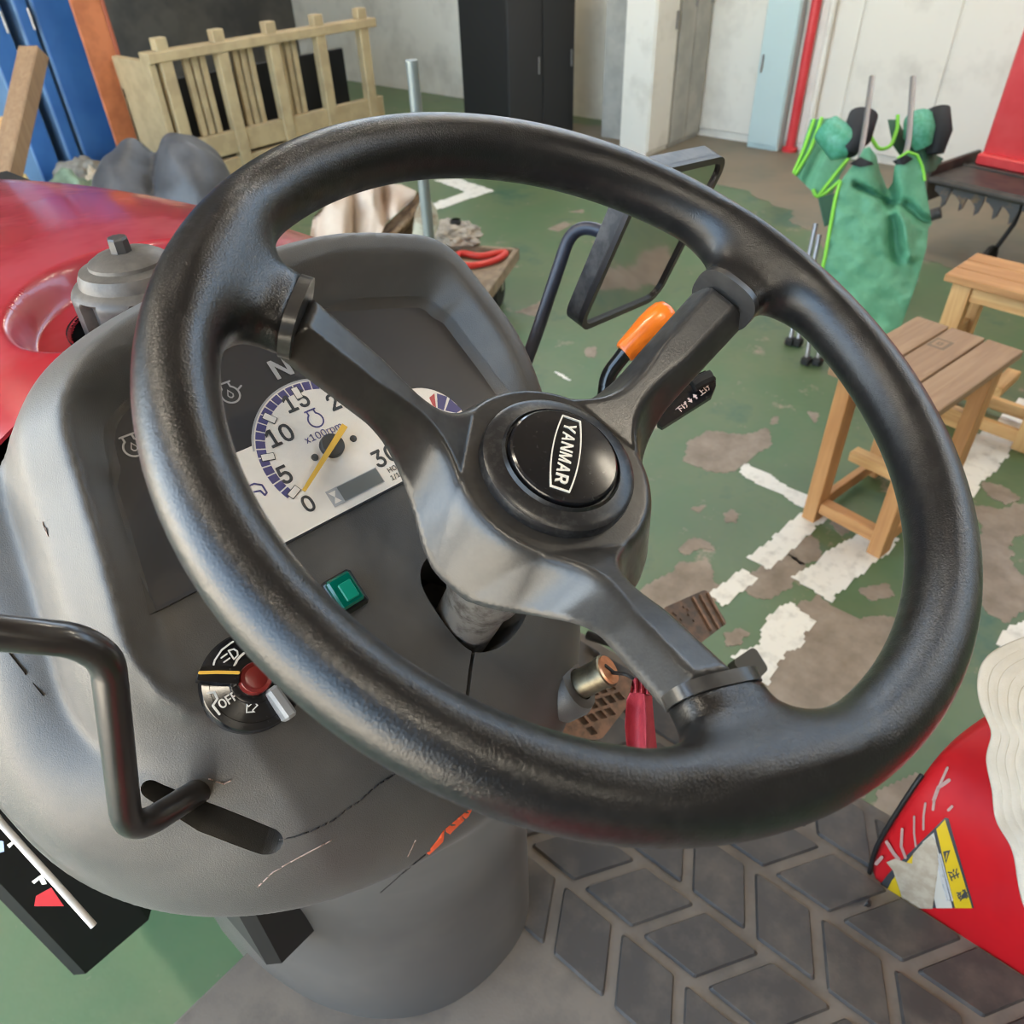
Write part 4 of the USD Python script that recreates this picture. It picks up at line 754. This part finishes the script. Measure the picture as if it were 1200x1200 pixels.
for q in ([(995, 192), (1008, 184), (1022, 190), (1024, 193), (1008, 196)], [(1046, 189), (1062, 181), (1070, 186), (1060, 193), (1050, 193)]):
    obj('corner_patch', offset(px_sheet(q, lambda x, y: dF(x, y) - .008, .004, 3), o1), M['blackcloth'], c1, False)
for q, d in (([(1008, 192), (1009, 180), (1014, 150), (1022, 90)], D0 - .1), ([(1058, 189), (1064, 172), (1066, 150), (1070, 90)], D0 - .1)): obj('pole', offset(px_tube(q, d, .0095), o1), M['tube_grey'], c1, True)
for f, top in (((944, 427), (962, 318)), ((957, 428), (975, 330))):
    b = on_z(*f); obj('leg', offset(tube([b + [0, 0, .02], at(*top, D0 - .02)], .0085, 10), o1), M['tube_grey'], c1, True); obj('foot', offset(cbox((.035, .035, .03), .006, b + [0, 0, .016]), o1), M['black'], c1, False)
c2, o2 = chair('folded green camp chair with hanging lime-edged side panel, left of the draped one', on_z(928, 408))
dG = lambda x, y: 2.98 - .04 * np.cos((x - 960) / 30) + fold(x, y, [(975, 150), (945, 215)], 5, .02)
obj('side_panel', offset(px_sheet([(930, 203), (940, 172), (950, 140), (980, 138), (1000, 180), (985, 205), (976, 226), (958, 231)], dG, .006, 3), o2), M['canvas'], c2, True)
for q in ([(963, 138), (950, 175), (932, 205)], [(954, 140), (943, 172), (930, 203)], [(994, 186), (976, 208), (958, 231)], [(953, 222), (956, 231), (966, 228), (984, 212)]): obj('lime_edging', offset(tube(path_round([at(x, y, float(dG(np.float64(x), np.float64(y))) - .008) for x, y in q], .03, 5), .007, 8), o2), M['lime'], c2, True)
obj('lower_panel', offset(px_sheet([(958, 232), (978, 226), (974, 262), (966, 266)], lambda x, y: 2.9 + 0 * x, .006, 3), o2), M['canvas_dark'], c2, True)
obj('pouch', offset(tube([at(968, 150, 2.80), at(985, 168, 2.78), at(1000, 165, 2.78)], [.05, .062, .055], 16), o2), M['teal'], c2, True); obj('pouch_end', offset(tube([at(992, 178, 2.76), at(1004, 160, 2.76), at(1012, 135, 2.76)], [.03, .052, .05], 16), o2), M['blackcloth'], c2, True)
for f, top in (((925, 404), (956, 262)), ((934, 405), (960, 275))):
    b = on_z(*f); obj('leg', offset(tube([b + [0, 0, .02], at(*top, 2.84)], .0085, 10), o2), M['tube_grey'], c2, True); obj('foot', offset(cbox((.035, .035, .03), .006, b + [0, 0, .016]), o2), M['black'], c2, False)
c3, o3 = chair('folded green camp chair with a dark mesh cup holder, right of the draped one', on_z(1075, 330))
obj('side_panel', offset(px_sheet([(1040, 140), (1052, 140), (1062, 160), (1088, 176), (1106, 186), (1096, 200), (1084, 204), (1060, 190), (1046, 170)], lambda x, y: 2.95 + .02 * np.sin(x / 6), .006, 3), o3), M['canvas_dark'], c3, True)
obj('pouch', offset(tube([at(1076, 140, 2.9), at(1077, 155, 2.88), at(1082, 172, 2.9)], [.05, .055, .03], 16), o3), M['teal'], c3, True); obj('cup_holder', offset(tube([at(1098, 130, 2.9), at(1099, 155, 2.9), at(1096, 180, 2.92)], [.045, .05, .03], 16), o3), M['blackcloth'], c3, True)
obj('lime_edging', offset(px_tube([(1020, 160), (1030, 176), (1044, 172), (1052, 150), (1052, 135)], 2.9, .007), o3), M['lime'], c3, True)
for f, top in (((1040, 345), (1060, 190)), ((1072, 335), (1085, 200))):
    b = on_z(*f); obj('leg', offset(tube([b + [0, 0, .02], at(*top, 2.95)], .0085, 10), o3), M['tube_grey'], c3, True)

# ---- red machine with tines
M['machine_red'] = mat('machine_red', (.62, .035, .045), .35, (.68, .07, .075), 5, (.4, .7)); M['deck'] = mat('deck_black', (.03, .03, .032), .5, (.06, .055, .05), 12); M['tine'] = mat('tine_steel', (.10, .10, .105), .5, (.24, .16, .10), 20, (.5, .65), metallic=.3)
mA = np.array([3.73, .80]); mu = np.array([-.093, -.411]); mu /= np.linalg.norm(mu); mrz = math.degrees(math.atan2(mu[1], mu[0]))
mc = thing('field_machine', 'red farm machine with black deck and curved tines behind the green chairs', 'machine', (mA[0], mA[1], 0), mrz)   # local +x along the deck, +y away from the camera
Lm = 1.5; obj('deck', cbox((Lm, .34, .02), .004, (Lm / 2, .17, .33), frame((0, -.17, 1), (0, 1, 0))[:, [0, 1, 2]] if 0 else None), M['deck'], mc, False)
obj('deck_lip', tube([(0, -.004, .322), (Lm, -.004, .322)], .014, 12), M['deck'], mc, True); obj('deck_ridge', cbox((Lm, .02, .008), .002, (Lm / 2, .26, .343)), M['deck'], mc, False)
obj('hood_panel', cbox((Lm, .04, .75), .012, (Lm / 2 + .03, .36, .72)), M['machine_red'], mc, 30); obj('hood_flange', cbox((Lm, .06, .05), .008, (Lm / 2 + .03, .33, .365)), M['machine_red'], mc, 30)
obj('side_plate', cbox((.02, .42, .16), .004, (-.012, .2, .30)), M['deck'], mc, False)
obj('serial_plate', cbox((.10, .004, .05), .001, (.38, .338, .56)), M['stick_white'], mc, False)
tn = Polygon([(0, 0), (.07, 0), (.074, -.035), (.066, -.085), (.052, -.10), (.046, -.062), (.02, -.04), (.002, -.035)])
for k in range(19):
    m = extrude(tn, .012); m.vertices = m.vertices @ np.array([[1, 0, 0], [0, 0, 1], [0, 1, 0]]).T; m.faces = m.faces[:, ::-1]; m.apply_translation((.02 + .077 * k, .02 + .012 * (k % 2), .312)); obj('tine', m, M['tine'], mc, False)
obj('drive_pipe', tube([(-.10, -.16, .10), (.12, -.06, .22)], .026, 16), M['deck'], mc, 30)
obj('support_wheel', lathe([(0, -.012), (.055, -.012), (.06, -.006), (.06, .006), (.055, .012), (0, .012)], 24, frame((1, 0, 0)), (.36, .0, .06)), M['black'], mc, 30); obj('wheel_stay', tube([(.36, 0, .06), (.38, .08, .2), (.38, .1, .33)], .01, 8), M['black'], mc, True)
obj('stand', cbox((.05, .3, .32), .004, (1.2, .2, .16)), M['deck'], mc, False); obj('stand', cbox((.05, .2, .32), .004, (.6, .24, .16)), M['deck'], mc, False)

# ---- along the right wall
M['cab'] = mat('cabinet_white', (.75, .73, .67), .55, (.62, .60, .54), 5, (.5, .7)); M['cab_grey'] = mat('cabinet_grey', (.33, .33, .30), .6, (.42, .41, .37), 6, (.4, .6))
def boxthing(nm, lab, cg, lo, hi, mt, doors=0, face='x', trim=None, group=None):
    lo, hi = np.array(lo, float), np.array(hi, float); c = (lo + hi) / 2; t = thing(nm, lab, cg, (c[0], c[1], lo[2]), 0, group); s = hi - lo
    obj('body', cbox(s, .004, (0, 0, s[2] / 2)), mt, t, False); ax = 1 if face == 'x' else 0
    for k in range(doors):
        w = s[ax] / doors; d = [0.0, 0.0, s[2] / 2]; d[1 - ax] = -s[1 - ax] / 2 - .006; d[ax] = -s[ax] / 2 + w * (k + .5); z = [0.012] * 3; z[ax] = w - .012; z[2] = s[2] - .06
        dr = obj('door', cbox(z, .003, d), trim or mt, t, False); d2 = list(d); d2[1 - ax] -= .014; d2[ax] += w * .36; h = [.012] * 3; h[2] = .10; obj('handle', cbox(h, .003, d2), M['tube_grey'], dr, False)
    return t
boxthing('storage_cabinet', 'narrow white cabinet standing at the corner of the partition', 'cabinet', (4.40, 2.74, 0), (4.66, 2.95, 1.5), M['cab'], 1, 'y')
boxthing('storage_cabinet', 'wide pale grey cabinet filling the corner beside the narrow white one', 'cabinet', (4.68, 2.74, 0), (5.065, 3.3, 1.7), M['cab_grey'], 2, 'y')
boxthing('storage_box', 'pale blue box standing against the white right wall', 'box', (5.0, 2.10, 0), (5.08, 2.32, 1.0), mat('pale_blue', (.48, .62, .63), .5), 1, 'x')
pst = thing('wall_post', 'bright red upright post beside the pale blue box', 'post', (5.06, 2.04, 0)); obj('pole', lathe([(.03, 0), (.03, 1.6), (0, 1.6)], 20), M['machine_red'], pst); obj('foot', lathe([(0, 0), (.05, 0), (.05, .02), (.03, .03)], 20), M['machine_red'], pst)
pst = thing('wall_post', 'thin white upright post right of the red one', 'post', (5.05, 1.93, 0)); obj('pole', lathe([(.02, 0), (.02, 1.5), (0, 1.5)], 16), M['cab'], pst); obj('foot', lathe([(0, 0), (.035, 0), (.035, .015), (.02, .02)], 16), M['cab'], pst)
for k in range(8): obj('wall_panel', cbox((.012, .52, 2.9), .004, (5.095, 2.7 - .53 * k - .15, 1.5)), M['wall'], stage.GetPrimAtPath('/World/wall_right'), False)
boxthing('tool_cupboard', 'dark open cupboard in the far corner behind the white cabinets', 'cupboard', (3.9, 3.5, 0), (4.6, 3.9, 1.0), M['black'], 2, 'y', mat('cupboard_dark', (.03, .03, .032), .5))

# ---- far left beyond the hood
def yx(px, py, y): return on_plane(px, py, [0, y, 0], np.array([0, 1.0, 0]))
M['blue'] = mat('locker_blue', (.022, .10, .30), .5, (.03, .12, .33), 5); M['blue_light'] = mat('locker_blue_light', (.16, .28, .45), .5)
xa, xb, xc, xd = (yx(q, 175, 4.9)[0] for q in (36, 66, 92, 146))
boxthing('steel_locker', 'narrow blue steel locker at the far left beside the wooden beam', 'locker', (xa, 4.9, 0), (xb - .01, 5.35, 1.9), M['blue_light'], 1, 'y', M['blue'])
boxthing('steel_locker', 'blue steel locker with a pale edge, middle of the far left row', 'locker', (xb + .05, 4.9, 0), (xc, 5.35, 1.9), M['blue_light'], 1, 'y', M['blue'])
boxthing('steel_locker', 'wide blue steel locker right of the other two, behind the covered machine', 'locker', (xc + .02, 4.9, 0), (xd, 5.35, 1.9), M['blue_light'], 1, 'y', M['blue'])
bm = thing('wooden_beam', 'weathered wooden beam leaning at the far left edge', 'beam', at(8, 212, 3.4)); bo = at(8, 212, 3.4)
b0 = at(-20, 330, 3.35); obj('beam_post', offset(beam(b0, at(40, 60, 3.5), .10, .08, .006), bo), WL_['grey'][2], bm, False); obj('beam_brace', offset(beam(at(-35, 300, 3.4), at(10, 140, 3.55), .05, .05, .004), bo), WL_['pale'][2], bm, False)
obj('beam_foot', offset(cbox((.16, .16, b0[2] * 1.0), .004, (b0[0], b0[1], b0[2] / 2)), bo), WL_['grey'][2], bm, False)
og = thing('board', 'orange painted board leaning between the lockers and the beige bench', 'board', yx(152, 168, 4.75) * [1, 1, 0]); ox = yx(152, 168, 4.75)
obj('panel', cbox((.16, .02, 1.3), .004, (0, 0, .65)), mat('orange_board', (.55, .18, .07), .6, (.42, .13, .05), 8), og, False); obj('edge_strip', cbox((.02, .03, 1.3), .004, (.09, 0, .65)), mat('orange_dark', (.35, .09, .04), .6), og, False)
# beige slatted bench
M['beige'] = mat('beige_painted_wood', (.50, .39, .22), .6, (.42, .32, .18), 9); xl, xr = yx(205, 195, 4.35)[0], yx(420, 170, 4.35)[0]
bn = thing('bench', 'beige slatted wooden bench standing behind the covered machine', 'bench', (xl, 4.35, 0)); Lb = xr - xl + .25
obj('lower_board', cbox((Lb, .05, .17), .004, (Lb / 2, 0, .12)), M['beige'], bn, False); obj('upper_board', cbox((Lb, .05, .12), .004, (Lb / 2, 0, .285)), M['beige'], bn, False); obj('back_board', cbox((Lb, .03, .6), .004, (Lb / 2, .35, .3)), M['black'], bn, False)
for k in range(5): obj('upright', cbox((.07, .06, .85), .004, (.10 + k * (Lb - .2) / 4, -.01, .43)), M['beige'], bn, False)
for k in range(9): obj('slat', cbox((.035, .03, .4), .003, (.24 + .05 * k + (.16 * (k // 3)), .02, .545)), M['beige'], bn, False)
obj('top_rail', cbox((Lb, .10, .05), .004, (Lb / 2, 0, .77)), M['beige'], bn, False); obj('side_board', cbox((.04, .4, .75), .004, (.02, .17, .38)), M['beige'], bn, False)
# covered machine
tc = at(188, 205, 3.15); tc = np.array([tc[0], tc[1], 0]); M['tarp'] = mat('dark_tarp', (.050, .051, .055), .5, (.085, .087, .095), 5, (.4, .65), bump=.3, bscale=60)
hT = at(190, 163, 3.15)[2]
def tarp_sdf(X, Y, Z):
    u = .78 * X - .62 * Y; v = .62 * X + .78 * Y                                            # u: across the view
    a = (np.sqrt(((u + .13) / .17) ** 2 + (v / .28) ** 2 + ((Z - hT * .45) / (hT * .555)) ** 2) - 1) * .15
    b = (np.sqrt(((u - .12) / .20) ** 2 + (v / .30) ** 2 + ((Z - hT * .45) / (hT * .56)) ** 2) - 1) * .16
    d = smin(a, b, .012); d = smin(d, np.maximum(np.maximum(np.abs(u) - .30, np.abs(v) - .25), np.abs(Z - .18) - .18) , .08)
    return d + .006 * np.sin(u * 16 + 5 * Z + 2 * np.sin(v * 9)) * sstep(0, .3, Z) + .07 * (fbm(np.stack([X * 4, Y * 4, Z * 3], -1), 3, 3) - .5)
tp = surface_nets(tarp_sdf, (-.45, -.45, .0), (.45, .45, hT * 1.12), .014); cm = thing('covered_machine', 'machine under a dark grey tarpaulin standing beyond the red hood', 'machine', tc)
obj('tarpaulin', tp, M['tarp'], cm, True); obj('tie_cord', tube([(.29 * math.cos(t) * 1.25, .29 * math.sin(t) * 1.2, .16) for t in np.linspace(0, 2 * np.pi, 30)][:-1], .006, 6, True), M['tube_grey'], cm, True)
# rags
def blob(r, seed, sq=(1, 1, .7)):
    m = trimesh.creation.icosphere(4, 1.0); v = m.vertices; k = 1 + .55 * (fbm(v * 2.2 + 5, 4, seed) - .5) * 2 + .12 * np.abs(np.sin(v[:, 0] * 6 + 3 * np.sin(v[:, 1] * 5 + seed))); m.vertices = v * k[:, None] * np.array(sq) * r; m.apply_translation((0, 0, -m.bounds[0, 2])); return m
for px, py, dd, r, seed, col, lab in ((66, 202, 3.6, .17, 1, (.14, .19, .13), 'crumpled green and grey rag heap beside the blue lockers'), (90, 192, 4.3, .15, 4, (.16, .15, .13), 'crumpled dark grey sacking before the middle blue locker'), (112, 203, 4.1, .09, 7, (.36, .30, .22), 'small crumpled beige bag next to the covered machine'), (18, 213, 4.15, .09, 9, (.40, .30, .12), 'yellowish crumpled sheet by the foot of the wooden beam')):
    p = at(px, py, dd); h = p[2]; p = np.array([p[0], p[1], 0]); b = blob(r, seed); b.vertices[:, 2] *= at(px, py - 11, dd)[2] / b.bounds[1, 2]
    t = thing('rag_heap', lab, 'rags', p); obj('cloth', b, mat('rag_%d' % seed, col, .85, tuple(c * 1.7 for c in col), 12, (.4, .6)), t, True); obj('binding', tube([(r * 1.0 * math.cos(k), r * 1.0 * math.sin(k), h * .35) for k in np.linspace(0, 2 * np.pi, 24)[:-1]], .006, 6, True), M['tube_grey'], t, True)

# ---- hand cart with cloth and hose
M['cart_wood'] = mat('cart_wood', (.20, .15, .10), .7, (.32, .25, .17), 14, (.4, .65)); ca = on_z(605, 294, .22); cb = on_z(575, 336, .22); cu = (cb - ca)[:2] / np.linalg.norm((cb - ca)[:2]); cv = np.array([-cu[1], cu[0]]); cv = cv if cv[1] > 0 else -cv
ct = thing('hand_cart', 'low flat wooden hand cart on black castors beyond the dashboard', 'cart', (*ca[:2], 0), math.degrees(math.atan2(cu[1], cu[0]))); sgn = 1 if cu[0] * cv[1] - cu[1] * cv[0] > 0 else -1
obj('deck', cbox((.5, .36, .018), .003, (.25, sgn * .18, .20)), M['cart_wood'], ct, False)
for y in (.0, .36): obj('edge_board', cbox((.52, .022, .05), .003, (.25, sgn * y, .205)), M['cart_wood'], ct, False)
for x in (.0, .5): obj('edge_board', cbox((.022, .38, .05), .003, (x, sgn * .18, .205)), M['cart_wood'], ct, False)
for x in (.08, .42):
    for y in (.07, .29):
        w = obj('castor', lathe([(0, -.02), (.065, -.02), (.075, -.01), (.075, .01), (.065, .02), (0, .02)], 24, frame((0, 1, 0)), (x, sgn * y, .076)), M['black'], ct, 30); obj('castor_fork', cbox((.03, .06, .12), .004, (x, sgn * y, .135)), M['steel'], w, False)
ho_ = on_z(560, 300, .26); hs = obj('hose', tube(smooth_poly([on_z(*q, .2235) for q in ((540, 297), (560, 300), (580, 297), (592, 296), (588, 301), (570, 308), (548, 311), (535, 304))], 60, True), .013, 10, True), mat('hose_red', (.62, .045, .035), .35)); tag(hs, 'red rubber hose coiled on the wooden hand cart', 'hose')
bx_ = thing('bag', 'dusty grey plastic bag lying on the hand cart beside the red hose', 'bag', on_z(536, 288, .2095)); b = blob(.085, 21, (1, 1.2, .5)); obj('sack', b, mat('grey_bag', (.26, .24, .21), .6, (.4, .36, .3), 20), bx_, True); obj('tie', lathe([(.02, 0), (.025, .01), (.02, .02)], 12, None, (0, 0, b.bounds[1, 2] - .015)), M['black'], bx_)
dC = lambda x, y: 2.72 + .05 * np.sin((x - 360) / 9.0) * sstep(225, 250, y) + fold(x, y, [(448, 215), (452, 240), (456, 262)], 6, .08) - fold(x, y, [(438, 210), (432, 280)], 9, .06) + fold(x, y, [(415, 220), (414, 290)], 5, .06) - fold(x, y, [(385, 235), (380, 290)], 10, .05)
co = at(440, 290, 2.6) * [1, 1, 0]
cl = thing('draped_cloth', 'cream cloth sacking draped over a frame behind the dashboard', 'cloth', co)
M['cream'] = mat('cream_cloth', (.47, .36, .28), .85, (.55, .46, .37), 8, (.35, .65)); obj('drape', offset(px_sheet([(363, 278), (367, 255), (385, 236), (410, 225), (440, 214), (470, 216), (488, 224), (486, 232), (470, 246), (452, 262), (444, 280), (442, 330), (366, 330)], dC, .008, 4), co), M['cream'], cl, True)
obj('inner_flap', offset(px_sheet([(490, 224), (482, 236), (458, 258), (442, 272), (440, 330), (476, 330), (482, 285), (494, 240)], lambda x, y: 2.78 + .05 * np.sin((x + y) / 7), .008, 4), co), mat('brown_lining', (.20, .13, .07), .85, (.10, .06, .03), 30, (.45, .55)), cl, True)
obj('side_drape', offset(px_sheet([(494, 232), (505, 234), (512, 246), (515, 262), (510, 275), (506, 330), (474, 330), (482, 285), (486, 250)], lambda x, y: 2.74 - .03 * np.cos((x - 495) / 12), .008, 4), co), mat('grey_green_cloth', (.36, .36, .28), .85, (.22, .17, .11), 10, (.5, .6)), cl, True)
obj('frame_post', offset(tube([np.array([*at(430, 300, 2.95)[:2], 0]), at(430, 225, 2.95)], .02, 8), co), M['tube_grey'], cl); obj('frame_post', offset(tube([np.array([*at(480, 300, 2.92)[:2], 0]), at(480, 235, 2.92)], .02, 8), co), M['tube_grey'], cl)
p0 = at(503, 282, 2.4); p0g = np.array([p0[0], p0[1], 0]); gp_ = thing('metal_pole', 'grey upright metal pole in front of the draped cloth', 'pole', p0g); obj('pole', lathe([(.017, 0), (.017, 1.05), (0, 1.05)], 20), mat('pole_grey', (.20, .23, .22), .4, metallic=.3), gp_); obj('base_plate', lathe([(0, 0), (.11, 0), (.11, .012), (.017, .02)], 28), M['deck'], gp_)
